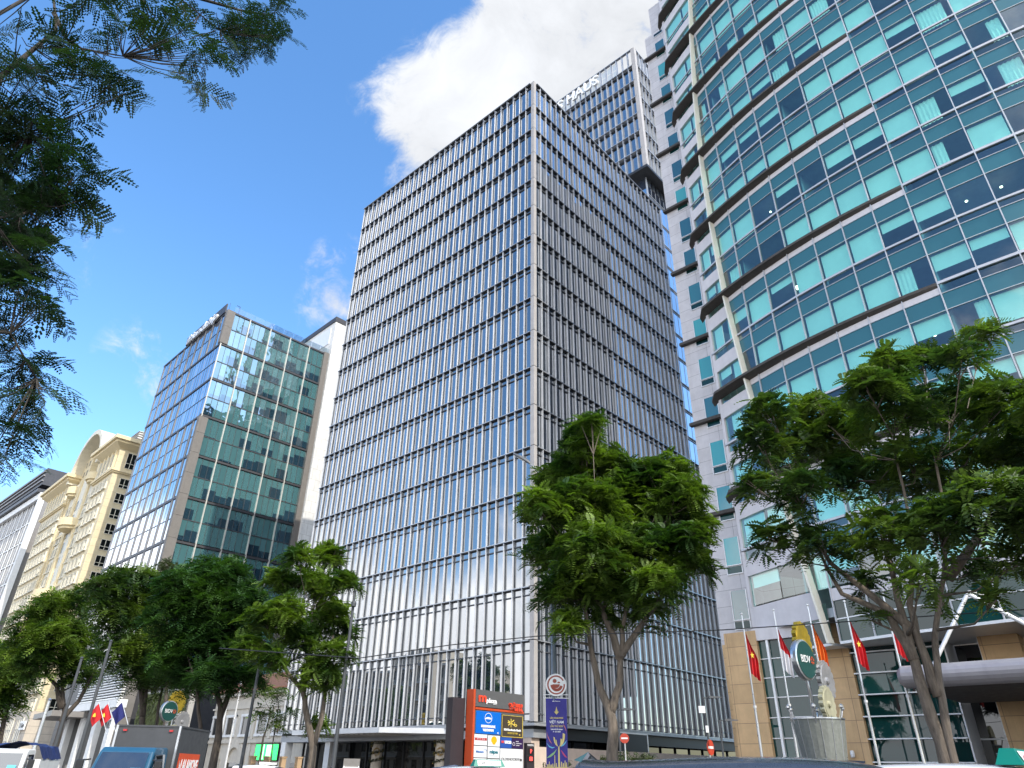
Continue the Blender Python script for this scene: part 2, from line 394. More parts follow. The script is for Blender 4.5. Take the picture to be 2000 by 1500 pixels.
# ---------------------------------------------------------------- finned office tower (middle)
H = 4.05; Z0 = 26.57
OX, OY, W1, W2 = 42.25, 35.85, 33.28, 29.0
tower = thing('office_tower', 'grey office tower with rows of thin metal fins on both faces', 'office tower', (OX, OY, 0))
FL = F((OX, OY), (0, 1), (-1, 0)); FR = F((OX, OY), (1, 0), (0, -1))
levels = [4.74] + [Z0+H*k for k in range(-4, 12)] + [75.3]
ZW = 34.67                                            # the lower wing on the right reaches this height
b = MB(); b.box(WF, OX+.06, OX+W2, OY+.06, OY+W1, 4.3, 75.0)
b.box(WF, OX+W2, OX+35.6, OY+.06, OY+W1, 4.3, ZW-.1); b.build('wall', 'dark_metal', tower)
b = MB(); b.box(WF, OX+.3, OX+W2-.3, OY+.3, OY+W1-.3, 75.0, 75.15); b.box(WF, OX+W2+.1, OX+35.5, OY+.3, OY+W1-.3, ZW-.1, ZW+.05)
b.box(WF, OX+12, OX+22, OY+12, OY+24, 75.15, 77.0)
b.build('roof', 'concrete', tower)
NB1 = 32; BW1 = W1/NB1; NB2 = 28; BW2 = W2/NB2; NB3 = 34
wins = []
for i in range(len(levels)-1):
    z0, z1 = levels[i]+.12, levels[i+1]-.04
    for k in range(NB1):
        t = random.uniform(-.006, .006); q = [FL.p(k*BW1+.1, .03+t, z0), FL.p((k+1)*BW1-.1, .03-t, z0), FL.p((k+1)*BW1-.1, .03-t, z1), FL.p(k*BW1+.1, .03+t, z1)]
        wins.append([q])
    for k in range(NB3 if levels[i+1] <= ZW+.5 else NB2):
        t = random.uniform(-.006, .006); q = [FR.p(k*BW2+.1, .03+t, z0), FR.p((k+1)*BW2-.1, .03-t, z0), FR.p((k+1)*BW2-.1, .03-t, z1), FR.p(k*BW2+.1, .03+t, z1)]
        wins.append([q])
many(tower, 'window', wins, 'tower_glass')
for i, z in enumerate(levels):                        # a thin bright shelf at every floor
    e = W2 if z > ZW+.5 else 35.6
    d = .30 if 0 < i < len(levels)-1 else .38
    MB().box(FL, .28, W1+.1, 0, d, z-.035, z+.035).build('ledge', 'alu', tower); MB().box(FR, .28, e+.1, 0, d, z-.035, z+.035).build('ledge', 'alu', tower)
    if i: MB().box(FL, .05, W1, .03, .24, z-.10, z-.04).build('ledge_shade', 'dark_metal', tower); MB().box(FR, .05, e, .03, .24, z-.10, z-.04).build('ledge_shade', 'dark_metal', tower)  # dark strip standing in for the shade under each ledge
for i in range(len(levels)-1):                        # dark transom bar below each shelf, a low one above it in the tall first storey
    e = W2 if levels[i+1] > ZW+.5 else 35.6
    zs = [levels[i+1]-.62]
    if i == 0: zs = [levels[1]-.72, levels[0]+.55]
    for z in zs:
        MB().box(FL, 0, W1, .035, .14, z-.04, z+.04).build('transom', 'bar_grey', tower); MB().box(FR, 0, e, .035, .14, z-.04, z+.04).build('transom', 'bar_grey', tower)
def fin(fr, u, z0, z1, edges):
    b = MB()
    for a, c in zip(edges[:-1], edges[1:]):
        b.cur = 1; b.box(fr, u-.06, u+.06, .03, .12, a+.04, c-.04)      # broad flat back, shade put into its darker metal colour
        b.cur = 0; b.box(fr, u-.03, u+.03, .12, .27, a+.04, c-.04)    # thin nose, sunlight put into its paler metal colour
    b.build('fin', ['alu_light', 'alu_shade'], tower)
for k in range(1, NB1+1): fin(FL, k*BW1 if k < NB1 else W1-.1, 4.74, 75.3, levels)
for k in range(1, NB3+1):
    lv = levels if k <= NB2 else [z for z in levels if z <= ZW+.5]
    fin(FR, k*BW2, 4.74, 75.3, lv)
for i in range(len(levels)-1):
    b = MB(); b.box(WF, OX-.31, OX+.12, OY-.31, OY+.12, levels[i]+.035, levels[i+1]-.035); b.build('corner_post', 'post_stone', tower)
# ground floor: soffit band, lobby glass set back, columns, canopy
b = MB(); b.box(FR, 1.5, 35, .0, .06, 3.7, 4.45); b.build('dark_fascia', 'black', tower)
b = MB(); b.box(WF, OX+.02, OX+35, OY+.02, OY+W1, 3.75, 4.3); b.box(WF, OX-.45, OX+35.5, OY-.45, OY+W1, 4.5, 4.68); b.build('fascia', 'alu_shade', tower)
b = MB()
for k in range(12): b.quad(F((OX+2.2, OY), (0, 1), (-1, 0)), 1.2+k*2.6, 3.7+k*2.6, 0.1, 3.75)
for k in range(13): b.quad(F((OX, OY+1.2), (1, 0), (0, -1)), 1+k*2.6, 3.5+k*2.6, 0.1, 3.75)
b.each('lobby_pane', 'lobby_glass', tower)
b = MB()
for k in range(13): b.box(F((OX+2.2, OY), (0, 1), (-1, 0)), 1.15+k*2.6-.05, 1.15+k*2.6+.05, 0, .12, 0.1, 3.75)
for k in range(14): b.box(F((OX, OY+1.2), (1, 0), (0, -1)), .95+k*2.6-.05, .95+k*2.6+.05, 0, .12, 0.1, 3.75)
b.each('lobby_mullion', 'dark_metal', tower)
b = MB(); b.box(WF, OX+2.6, OX+35, OY+1.6, OY+W1-.2, 0, 3.75); b.build('core', 'black', tower)
mat('column_cream', (0.52, 0.46, 0.38), 0.7, var=0.08)
COLS = [(43.0, 54.5), (43.0, 46.3)]
for x, y in COLS: MB().lathe((x, y, 0), [(.46, 0), (.46, 3.75)], 24).build('column', 'column_cream', tower, smooth=False)
for y, x in ((68.4, 42.6), (61.5, 43.0)):
    b = MB(); b.box(WF, x-.4, x+.4, y-.4, y+.4, 0, 3.75); b.build('column', 'white_paint', tower)
b = MB(); b.box(WF, 42.3, 43.2, 36.1, 37.6, 0, 3.75); b.build('column', 'pink_stone', tower)
# the canopy over the entrance: white edged slab with a slatted underside
b = MB(); pl = [(38.3, 61.0), (38.3, 48.6), (42.2, 44.4), (42.2, 61.0)]
b.prism(pl, 4.12, 4.50); b.build('canopy', 'alu_light', tower)
b = MB()
for k in range(17): b.box(WF, 38.7, 42.1, 49.0+k*.7, 49.4+k*.7, 4.02, 4.115)
b.build('canopy_slats', 'concrete', tower)
# shop front with a dark sign on the right-hand side
b = MB(); b.box(WF, 52.5, 56.6, OY-.5, OY-.1, 3.1, 4.45); b.build('sign_board', 'black', tower)
b = MB(); b.box(WF, 56.6, 56.75, OY-.52, OY-.1, 0, 4.5); b.box(WF, 52.5, 56.75, OY-.52, OY-.1, 4.45, 4.55); b.build('sign_frame', 'white_metal', tower)
mat('garland_green', (0.02, 0.035, 0.015), 0.8, var=0.5, scale=20)
mat('garland_gold', (0.65, 0.45, 0.12), 0.35, 0.6, var=0.2, scale=20)
for ci, (x, y) in enumerate(COLS):
    g = thing('garland', ['Christmas garland wound round the entrance column further from the corner', 'Christmas garland wound round the column next to the tall tenant sign'][ci], 'garland', (x, y, 1.2), 'Christmas garlands on the entrance columns')
    vs = []; au = []
    for j in range(1500):
        t = random.random(); kind = random.random()
        if kind < .25: a = t*2*PI; z = 3.6; 
        else: a = t*5*PI; z = 1.9+t*1.5
        r = .50+random.random()*.12; c = Vector((x+r*math.cos(a), y+r*math.sin(a), z+random.uniform(-.10, .10)))
        d = Vector([random.uniform(-1, 1) for _ in range(3)])*.09; e = d.cross(Vector((random.random(), random.random(), 1))).normalized()*.03
        (vs if random.random() < .9 else au).append([c-e, c+d, c+e, c-d*.3])
    for lst, nm, mm in ((vs, 'greenery', 'garland_green'), (au, 'baubles', 'garland_gold')):
        b = MB(); [b.poly(q) for q in lst]; b.build(nm, mm, g)
    b = MB(); A = Vector((-.74, -.67, 0)).normalized(); X = Vector((-A.y, A.x, 0)); cc = Vector((x, y, 2.9))+A*.52
    for j in range(90):
        a = random.random()*2*PI; r = .26+random.uniform(-.06, .06); c = cc+X*r*math.cos(a)+Vector((0, 0, r*math.sin(a)))
        d = Vector([random.uniform(-1, 1) for _ in range(3)])*.09; e = d.cross(Vector((.3, .1, 1))).normalized()*.03; b.poly([c-e, c+d, c+e, c-d])
    b.build('wreath', 'garland_gold', g)

# ---------------------------------------------------------------- tall tower behind with letters on its roof line
glass('sky_glass', base=(0.02, 0.04, 0.09), r0=0.62, r1=0.97, pw=2, wob=0.012, wscale=0.25)
haus = thing('lettered_tower', 'tall finned tower behind with large white roof letters, its upper block overhanging blue glass', 'office tower', (73, 38, 0))
DL = F((73, 38), (0, 1), (-1, 0)); DR = F((73, 38), (1, 0), (0, -1))
b = MB(); b.box(WF, 73.05, 100, 38.05, 74, 87.4, 112.9); b.build('upper_wall', 'dark_metal', haus)
b = MB(); b.box(WF, 74.65, 99, 39.15, 74, 0, 87.3); b.build('lower_wall', 'dark_metal', haus)
b = MB(); b.box(WF, 72.5, 100.4, 37.5, 74, 86.9, 87.4); b.build('soffit', 'dark_metal', haus)
lv = [87.4+4.26*k for k in range(8)]; lv[-1] = 117.3
wins = []
for i in range(6):
    for k in range(30): wins.append([[DL.p(k*1.2+.08, .02, lv[i]+.15), DL.p((k+1)*1.2-.08, .02, lv[i]+.15), DL.p((k+1)*1.2-.08, .02, lv[i+1]-.1), DL.p(k*1.2+.08, .02, lv[i+1]-.1)]])
    for k in range(22): wins.append([[DR.p(k*1.2+.08, .02, lv[i]+.15), DR.p((k+1)*1.2-.08, .02, lv[i]+.15), DR.p((k+1)*1.2-.08, .02, lv[i+1]-.1), DR.p(k*1.2+.08, .02, lv[i+1]-.1)]])
many(haus, 'window', wins, 'tower_glass')
wins = []
for k in range(3, 28):                              # the glazed screen round the roof, open to the sky behind it
    for z0, z1 in ((113.2, 115.0), (115.2, 117.0)): wins.append([[DL.p(k*1.2+.25, .02, z0), DL.p((k+1)*1.2-.25, .02, z0), DL.p((k+1)*1.2-.25, .02, z1), DL.p(k*1.2+.25, .02, z1)]])
glass('screen_glass', tint=(0.8, 0.86, 0.88), r0=0.12, r1=0.8)
many(haus, 'screen_pane', wins, 'screen_glass')
for z in lv:
    MB().box(DL, 0, 36, 0, .45, z-.06, z+.06).build('ledge', 'alu', haus); MB().box(DR, 0, 27, 0, .45, z-.06, z+.06).build('ledge', 'alu', haus)
    if 88 < z < 116: MB().box(DL, 0, 36, .03, .25, z-.7, z-.55).build('transom', 'dark_metal', haus); MB().box(DR, 0, 27, .03, .25, z-.7, z-.55).build('transom', 'dark_metal', haus)
for k in range(1, 31):
    b = MB(); b.box(DL, k*1.2-.13, k*1.2+.10, .03, .22, 87.5, 117.2); b.box(DL, k*1.2-.05, k*1.2+.05, .22, .42, 87.5, 117.2); b.build('fin', 'alu', haus)
for k in range(1, 23):
    b = MB(); b.box(DR, k*1.2-.13, k*1.2+.10, .03, .22, 87.5, 117.2); b.box(DR, k*1.2-.05, k*1.2+.05, .22, .42, 87.5, 117.2); b.build('fin', 'alu', haus)
b = MB(); b.box(WF, 72.55, 73.3, 37.55, 38.3, 87.4, 117.35); b.build('corner_post', 'post_stone', haus)
text('DEUTSCHES HAUS', 3.5, 'white', F((72.3, 57.6), (0, -1), (-1, 0)), 0, 115.0, 0.0, haus, 'lettering', .4, width=24.2, bold=.07)
wins = []
LR = F((74.6, 39.1), (1, 0), (0, -1)); LL = F((74.6, 39.1), (0, 1), (-1, 0))
for i in range(21):
    for k in range(14): wins.append([[LR.p(k*1.3+.03, .02, 87.2-4.2*(i+1)+.5), LR.p((k+1)*1.3-.03, .02, 87.2-4.2*(i+1)+.5), LR.p((k+1)*1.3-.03, .02, 87.1-4.2*i), LR.p(k*1.3+.03, .02, 87.1-4.2*i)]])
    for k in range(8): wins.append([[LL.p(k*1.3+.03, .02, 87.2-4.2*(i+1)+.5), LL.p((k+1)*1.3-.03, .02, 87.2-4.2*(i+1)+.5), LL.p((k+1)*1.3-.03, .02, 87.1-4.2*i), LL.p(k*1.3+.03, .02, 87.1-4.2*i)]])
many(haus, 'glass_panel', wins, 'sky_glass')
b = MB()
for i in range(21):
    z = 87.2-4.2*(i+1); b.box(LR, 0, 24, .0, .10, z+.02, z+.10); b.box(LR, 0, 24, .0, .10, z+.42, z+.50)
for k in range(15): b.box(LR, k*1.3-.02, k*1.3+.02, 0, .05, 0, 87)
b.box(LR, -.1, .1, -.1, .12, 0, 86.9); b.build('glazing_bars', 'alu_shade', haus)
b = MB()
for k in range(18): b.box(LR, .4+k*1.3, 1.2+k*1.3, .03, .12, 85.2, 86.9)
b.each('louvre', 'dark_metal', haus)

# ---------------------------------------------------------------- curved teal glass tower (right)
CX, RR = 81.75, 42.0
def arc(Y, n, z):
    x = CX-math.sqrt(RR*RR-Y*Y); nx, ny = (x-CX)/RR, Y/RR
    return (x+nx*n, Y+ny*n, z)
def over(Y):   # outer edge of the projecting shelves: its own, slightly tighter curve
    return 80.75-math.sqrt(41*41-(Y-2)**2)
FZ = [8.1, 11.3, 18, 23.5, 26.5, 33.5, 41, 49, 57, 65, 72, 80, 88]; FY = [13.75, 14.2, 15.15, 15.9, 16.2, 16.8, 16.97, 16.93, 16.4, 15.6, 14.7, 13.5, 12.0]
def finY(z): return float(np.interp(z, FZ, FY))
stone('purple_stone', (0.60, 0.575, 0.575), 3.0, 1.12, (0, 1), 0.012, var=0.05, streak=0.22, oz=.3)
mat('band_stone', (0.62, 0.59, 0.59), 0.75, var=0.06, streak=0.15)
mat('soffit_brown', (0.065, 0.057, 0.05), 0.8, var=0.15, streak=0.3)
mat('spandrel', (0.045, 0.15, 0.18), 0.12, 0, var=0.06, scale=0.3)
mat('fin_white', (0.80, 0.75, 0.62), 0.5, 0.1, var=0.05)
mat('blind', (0.86, 0.87, 0.84), 0.9, var=0.05, scale=0.8)
mat('trim_grey', (0.50, 0.51, 0.53), 0.5, 0.2, var=0.06)
mat('interior', (0.34, 0.38, 0.40), 0.9, var=0.2, scale=0.5)
stone('tan_stone', (0.62, 0.41, 0.21), 2.3, 1.08, (0.0, 1), 0.014, var=0.15, streak=0.45, mcol=(0.25, 0.16, 0.09))
glass('teal_glass', tint=(0.55, 0.92, 0.86), r0=0.13, r1=0.75, pw=3.2, wob=0.006, wscale=0.5)
glass('base_glass', base=(0.006, 0.036, 0.034), r0=0.04, r1=0.6, pw=3.6, wob=0.02, wscale=0.7, base2=(0.012, 0.065, 0.058))
glass('teal_pane', base=(0.06, 0.34, 0.33), r0=0.12, r1=0.7, base2=(0.02, 0.11, 0.13))
teal = thing('curved_glass_tower', 'curved teal glass tower with drawn blinds, stepped dark shelves and a tan stone base', 'office tower', (44, 12, 0))
TOP = 88.0; P2 = 7.78; ZK = [34.30+P2*k for k in range(-3, 8)]         # shelf levels; the lowest has a band only
EDG = [3.14+2.02*k for k in range(-6, 7)]
wins, blinds, lamps = [], [], []
spand = []
def qarc(y0, y1, z0, z1, n): return [arc(y0, n, z0), arc(y1, n, z0), arc(y1, n, z1), arc(y0, n, z1)]
def blind_for(y0, y1, z0, z1):
    r = random.random(); n = -.22; a, c = y0+.08, y1-.08
    if r < .58: blinds.append([qarc(a, c, z0+random.choice((.0, .0, .05, .25)), z1, n)])
    elif r < .78:
        h = random.uniform(.25, .6); blinds.append([qarc(a, c, z1-(z1-z0)*h, z1, n)])
        if random.random() < .16: lamps.append(((a+c)/2+random.uniform(-.5, .5), z1-.15))
    elif r < .89:          # a curtain drawn part of the way, in folds
        w = random.uniform(.35, .9)*(c-a); s0 = a if random.random() < .5 else c-w; ps = []
        m_ = int(w/.11)
        for j in range(m_):
            p0, p1 = s0+w*j/m_, s0+w*(j+1)/m_; n0, n1 = (n, n-.07) if j % 2 else (n-.07, n)
            ps.append([arc(p0, n0, z0), arc(p1, n1, z0), arc(p1, n1, z1), arc(p0, n0, z1)])
        blinds.append(ps)
    elif random.random() < .3: lamps.append(((a+c)/2+random.uniform(-.5, .5), z1-.15))
for L, zk in enumerate(ZK):
    for h in (0, 1):
        if h == 0: t0, t1, t2, t3 = .1, .65, 1.77, 3.85
        else: t0, t1, t2, t3 = 4.02, 4.45, 5.6, 7.6
        if zk-t0 > TOP or zk-t3 < 10.9-.3 and L == 0: continue
        zt = zk-(t1+t2)/2
        if zt > TOP-.5: continue
        fy = finY(zt); ye = [y for y in EDG if y < fy-.25]+[fy]
        # glass part, right of the fin
        sp = MB(); tr, tr2 = MB(), MB()
        for y0, y1 in zip(ye[:-1], ye[1:]):
            sp.poly(qarc(y0+.02, y1-.02, zk-t2, zk-t1, .0))
            wins.append([qarc(y0+.03, y1-.03, zk-t3, zk-t2-.02, .0)]); blind_for(y0, y1, zk-t3, zk-t2-.05)
            if h == 1 or y1 < 3.3: wins.append([qarc(y0+.03, y1-.03, zk-t1+.02, zk-t0-.02, .0)])
            for zz, hh, nn in ((zk-t1, .02, .05), (zk-t2, .02, .05)):
                (tr if zz == zk-t1 else tr2).hexa([arc(y0, -.02, zz-hh), arc(y1, -.02, zz-hh), arc(y1, nn, zz-hh), arc(y0, nn, zz-hh), arc(y0, -.02, zz+hh), arc(y1, -.02, zz+hh), arc(y1, nn, zz+hh), arc(y0, nn, zz+hh)])
        sp.build('spandrel', 'spandrel', teal); tr.build('transom', 'trim_grey', teal); tr2.build('transom', 'trim_grey', teal)
        # light ledge under the vision glass
        lg = MB(); zz = zk-3.93 if h == 0 else None
        if zz is not None:
            yy = ye+[19.2]
            for y0, y1 in zip(yy[:-1], yy[1:]):
                lg.hexa([arc(y0, -.02, zz-.06), arc(y1, -.02, zz-.06), arc(y1, .10, zz-.06), arc(y0, .10, zz-.06), arc(y0, -.02, zz+.08), arc(y1, -.02, zz+.08), arc(y1, .10, zz+.08), arc(y0, .10, zz+.08)])
            lg.build('ledge', 'trim_grey', teal)
        else:
            yy = [y for y in ye if y < 3.2]; z9 = zk-7.70
            for y0, y1 in zip(yy[:-1], yy[1:]):
                lg.hexa([arc(y0, -.02, z9-.09), arc(y1, -.02, z9-.09), arc(y1, .10, z9-.09), arc(y0, .10, z9-.09), arc(y0, -.02, z9+.08), arc(y1, -.02, z9+.08), arc(y1, .10, z9+.08), arc(y0, .10, z9+.08)])
            lg.build('ledge', 'trim_grey', teal)
        # stone bay left of the fin: strip of glass, stone, a two-pane window
        if h == 0: g0, g1, s1, w1 = .12, .72, 1.85, 3.88
        else: g0, g1, s1, w1 = 4.05, 4.65, 5.70, 7.58
        sb = MB(); Y0, Y1 = fy+.10, 19.25; ym = Y0+(Y1-Y0)*.42
        for y0, y1 in ((Y0, ym), (ym, Y1)):
            sb.hexa([arc(y0, -.25, zk-s1), arc(y1, -.25, zk-s1), arc(y1, .06, zk-s1), arc(y0, .06, zk-s1), arc(y0, -.25, zk-g1), arc(y1, -.25, zk-g1), arc(y1, .06, zk-g1), arc(y0, .06, zk-g1)])
        for y0, y1 in ((19.0, 19.25),):
            sb.hexa([arc(y0, -.25, zk-w1-.1), arc(y1, -.25, zk-w1-.1), arc(y1, .06, zk-w1-.1), arc(y0, .06, zk-w1-.1), arc(y0, -.25, zk-g0), arc(y1, -.25, zk-g0), arc(y1, .06, zk-g0), arc(y0, .06, zk-g0)])
        sb.build('stone_panel', 'band_stone', teal)
        for y0, y1 in ((Y0+.03, ym-.04), (ym+.04, 18.97)):
            wins.append([qarc(y0, y1, zk-w1, zk-s1-.02, -.06)]); blind_for(y0, y1, zk-w1, zk-s1-.05)
            wins.append([qarc(y0, y1, zk-g1+.02, zk-g0-.02, -.06)])
        if h == 0:      # stone band under the shelf, over the glass
            bd = MB()
            for y0, y1 in zip([y for y in ye if y > 3.1][:-1], [y for y in ye if y > 3.1][1:]):
                bd.hexa([arc(y0+.01, -.1, zk-t1), arc(y1-.01, -.1, zk-t1), arc(y1-.01, .03, zk-t1), arc(y0+.01, .03, zk-t1), arc(y0+.01, -.1, zk), arc(y1-.01, -.1, zk), arc(y1-.01, .03, zk), arc(y0+.01, .03, zk)])
            bd.build('stone_band', 'band_stone', teal)
    if L > 0:         # the shelf itself
        sh = MB(); ys = [3.2+(19.15-3.2)*j/14 for j in range(15)]
        for y0, y1 in zip(ys[:-1], ys[1:]):
            def pt(y, z): return (over(y)-.02, y, z)
            sh.hexa([arc(y0, .0, zk-.24), arc(y1, .0, zk-.24), pt(y1, zk-.06), pt(y0, zk-.06), arc(y0, .0, zk+.11), arc(y1, .0, zk+.11), pt(y1, zk+.12), pt(y0, zk+.12)])
        sh.hexa([arc(19.15, 0, zk-.24), (45.0, 19.9, zk-.3), (44.6, 19.9, zk-.1), (over(19.15)-.02, 19.15, zk-.06), arc(19.15, 0, zk+.11), (45.0, 19.9, zk+.11), (44.6, 19.9, zk+.12), (over(19.15)-.02, 19.15, zk+.12)])
        sh.build('shelf', 'soffit_brown', teal)
many(teal, 'window', wins, 'teal_glass')
many(teal, 'blind', blinds, 'blind')
mu = None
for y in EDG:                                        # slender uprights, stopped where the leaning fin crosses them
    zs = [z for z in np.arange(8.1, TOP, .5) if finY(z) > y+.3]
    if not zs: continue
    for z0, z1 in ((min(zs), max(zs)),):
        b = MB(); b.hexa([arc(y-.03, -.05, z0), arc(y+.03, -.05, z0), arc(y+.03, .10, z0), arc(y-.03, .10, z0), arc(y-.03, -.05, z1), arc(y+.03, -.05, z1), arc(y+.03, .10, z1), arc(y-.03, .10, z1)])
        b.build('mullion', 'trim_grey', teal)
b = MB()
for z0, z1 in zip(np.arange(8.1, TOP, 2.0), np.arange(10.1, TOP+2, 2.0)):
    a, c = finY(z0), finY(z1)
    b.hexa([arc(a-.05, -.05, z0), arc(a+.08, -.05, z0), arc(a+.08, .45, z0), arc(a-.05, .45, z0), arc(c-.05, -.05, z1), arc(c+.08, -.05, z1), arc(c+.08, .45, z1), arc(c-.05, .45, z1)])
b.build('white_fin', 'fin_white', teal)
# rooms behind the glass
b = MB(); ys = [-9+28.2*j/14 for j in range(15)]
for y0, y1 in zip(ys[:-1], ys[1:]):
    b.poly([arc(y0, -5, 8.1), arc(y1, -5, 8.1), arc(y1, -5, TOP), arc(y0, -5, TOP)])
    for zk in ZK:
        for zz in (zk-1.2, zk-5.1):
            if 9 < zz < TOP: b.hexa([arc(y0, -5, zz-.25), arc(y1, -5, zz-.25), arc(y1, -.12, zz-.25), arc(y0, -.12, zz-.25), arc(y0, -5, zz+.25), arc(y1, -5, zz+.25), arc(y1, -.12, zz+.25), arc(y0, -.12, zz+.25)])
for y in (-9, -3, 3.1, 9.2, 15.2): b.hexa([arc(y-.06, -5, 9), arc(y+.06, -5, 9), arc(y+.06, -.5, 9), arc(y-.06, -.5, 9), arc(y-.06, -5, TOP), arc(y+.06, -5, TOP), arc(y+.06, -.5, TOP), arc(y-.06, -.5, TOP)])
b.build('interior', 'interior', teal)
for y, z in lamps[:60]:
    c = arc(y, -1.3, z-.18); b = MB()
    for dz, s in ((0, .15), (-.10, .12), (-.2, .08)) if random.random() < .3 else ((0, .08),): b.lathe((c[0], c[1], c[2]+dz), [(s, 0), (s, .05)], 12)
    b.build('ceiling_lamp', 'lamp_glow', teal)
# plain stone flank to the left, with one column of narrow windows
b = MB(); b.box(WF, 47.5, 76, 20.3, 23.05, 9.5, 77.3); b.box(WF, 49.4, 76, -14, 20.3, 0, TOP); b.box(WF, 48.6, 76, 20.3, 22.6, 77.3, 84)
b.hexa([arc(19.25, .05, 9.5), (47.52, 20.35, 9.5), (47.52, 20.0, 9.5), arc(19.1, -.3, 9.5), arc(19.25, .05, TOP), (47.52, 20.35, TOP), (47.52, 20.0, TOP), arc(19.1, -.3, TOP)])
b.build('flank_wall', 'purple_stone', teal)
FS = F((47.5, 0), (0, 1), (-1, 0))
for zk in ZK:
    for dz, hh in ((-1.9, 2.0), (-5.7, 2.0)):
        for k, (a, c) in enumerate(((zk+dz-hh, zk+dz), (zk+dz-hh-.62, zk+dz-hh-.12))):
            if c > 77 or a < 10: continue
            w = MB(); w.quad(FS, 20.75, 21.85, a, c, .02); w.build('flank_window', 'base_glass' if k else 'teal_pane', teal)
            f = MB(); f.box(FS, 20.68, 20.75, 0, .06, a, c); f.box(FS, 21.85, 21.90, 0, .06, a, c); f.box(FS, 20.68, 21.9, 0, .08, a-.06, a); f.build('flank_frame', 'white_metal', teal)
    if zk < 77 and zk > 12:
        b = MB(); b.box(FS, 20.4, 23.25, 0, .42, zk-.12, zk+.14); b.build('flank_ledge', 'soffit_brown', teal)
b = MB(); b.prism([(arc(y, .0, 0)[0], y) for y in np.linspace(-9, 19.2, 12)]+[(49.4, 19.2), (49.4, -9)], TOP, TOP+.4); b.build('roof', 'concrete', teal)
# plain courses between the base and the first windows
b = MB()
for y0, y1 in ((14.3, 16.6), (16.6, 19.25)): b.hexa([arc(y0, -.25, 9.5), arc(y1, -.25, 9.5), arc(y1, .06, 9.5), arc(y0, .06, 9.5), arc(y0, -.25, 11.05), arc(y1, -.25, 11.05), arc(y1, .06, 11.05), arc(y0, .06, 11.05)])
for y0, y1 in zip(EDG[:-1], EDG[1:]):
    if y1 < 14: b.hexa([arc(y0+.01, -.1, 10.32), arc(y1-.01, -.1, 10.32), arc(y1-.01, .04, 10.32), arc(y0+.01, .04, 10.32), arc(y0+.01, -.1, 11.0), arc(y1-.01, -.1, 11.0), arc(y1-.01, .04, 11.0), arc(y0+.01, .04, 11.0)])
b.build('stone_band', 'band_stone', teal)
# tan stone base
FB = F((43.4, 0), (0, 1), (-1, 0))
b = MB(); b.box(WF, 43.4, 47.4, 18.75, 20.85, 0, 9.5); b.box(WF, 47.4, 49.5, 18.75, 23.0, 0, 9.5); b.build('stone_pier', 'tan_stone', teal)
b = MB(); b.box(WF, 43.4, 46, 13.42, 15.0, 0, 9.5); b.build('stone_pier', 'tan_stone', teal)
b = MB(); b.box(WF, 43.4, 45.4, 5.3, 7.05, 0, 8.1); b.build('stone_pier', 'tan_stone', teal)
b = MB(); b.box(WF, 43.4, 45.4, -2.6, 0.2, 0, 8.1); b.build('stone_pier', 'tan_stone', teal)
b = MB(); b.box(WF, 43.45, 49, 15.0, 19, 8.9, 9.6); b.build('base_band', 'band_stone', teal)
wins = []; fr = MB()
for z in np.arange(0.3, 8.9, 1.08):
    for y0, y1 in ((15.0, 18.1), (18.2, 18.75)):
        wins.append([[FB.p(y0, -.3, z), FB.p(y1, -.3, z), FB.p(y1, -.3, min(z+1.02, 8.9)), FB.p(y0, -.3, min(z+1.02, 8.9))]])
    fr.box(FB, 15.0, 18.75, -.32, -.22, z-.05, z)
fr.box(FB, 18.08, 18.22, -.32, -.1, 0, 8.9)
for z in np.arange(0.2, 8.0, 1.08):
    for y0, y1 in ((8.7, 11.0), (11.05, 13.4)):
        wins.append([[FB.p(y0, -.3, z), FB.p(y1, -.3, z), FB.p(y1, -.3, min(z+1.02, 8.0)), FB.p(y0, -.3, min(z+1.02, 8.0))]])
    fr.box(FB, 8.7, 13.5, -.32, -.02, z-.06, z)
fr.box(FB, 10.98, 11.06, -.32, -.2, 0, 8.0)
many(teal, 'base_window', wins, 'base_glass')
fr.build('base_frame', 'white_metal', teal)
b = MB()
for y0 in (0.4, 1.9, 3.4): b.quad(F((46, 0), (0, 1), (-1, 0)), y0, y0+1.45, 0, 8.0)
b.quad(F((46, 0), (0, 1), (-1, 0)), 7.05, 8.65, 0, 8.0); b.each('entrance_pane', 'lobby_glass', teal)
b = MB(); b.box(WF, 46.1, 49.3, -9, 19, 0, 8); b.build('base_core', 'black', teal)
b = MB()
for y0, y1 in ((8.65, 8.72), (7.05, 7.12)): b.box(FB, y0, y1, -2.6, -.25, 0, 8)
for z in (3.4, 6.6): b.box(F((46, 0), (0, 1), (-1, 0)), .3, 8.7, 0, .08, z, z+.07)
b.each('entrance_frame', 'white_metal', teal)
b = MB(); ye = EDG+[13.75]
for y0, y1 in zip(ye[:-1], ye[1:]):
    if y1 > 13.8: continue
    b.hexa([arc(y0, -5, 8.0), arc(y1, -5, 8.0), arc(y1, .12, 8.0), arc(y0, .12, 8.0), arc(y0, -5, 8.14), arc(y1, -5, 8.14), arc(y1, .12, 8.14), arc(y0, .12, 8.14)])
b.build('overhang_edge', 'white_metal', teal)
wins = []; tr = MB()
for y0, y1 in zip(ye[:-1], ye[1:]):
    if y1 > 13.8: continue
    for z0, z1 in ((8.15, 9.3), (9.34, 10.28)): wins.append([qarc(y0+.03, y1-.03, z0, z1, 0)])
    tr.hexa([arc(y0, -.02, 9.29), arc(y1, -.02, 9.29), arc(y1, .05, 9.29), arc(y0, .05, 9.29), arc(y0, -.02, 9.35), arc(y1, -.02, 9.35), arc(y1, .05, 9.35), arc(y0, .05, 9.35)])
many(teal, 'base_window', wins, 'base_glass'); tr.build('transom', 'white_metal', teal)
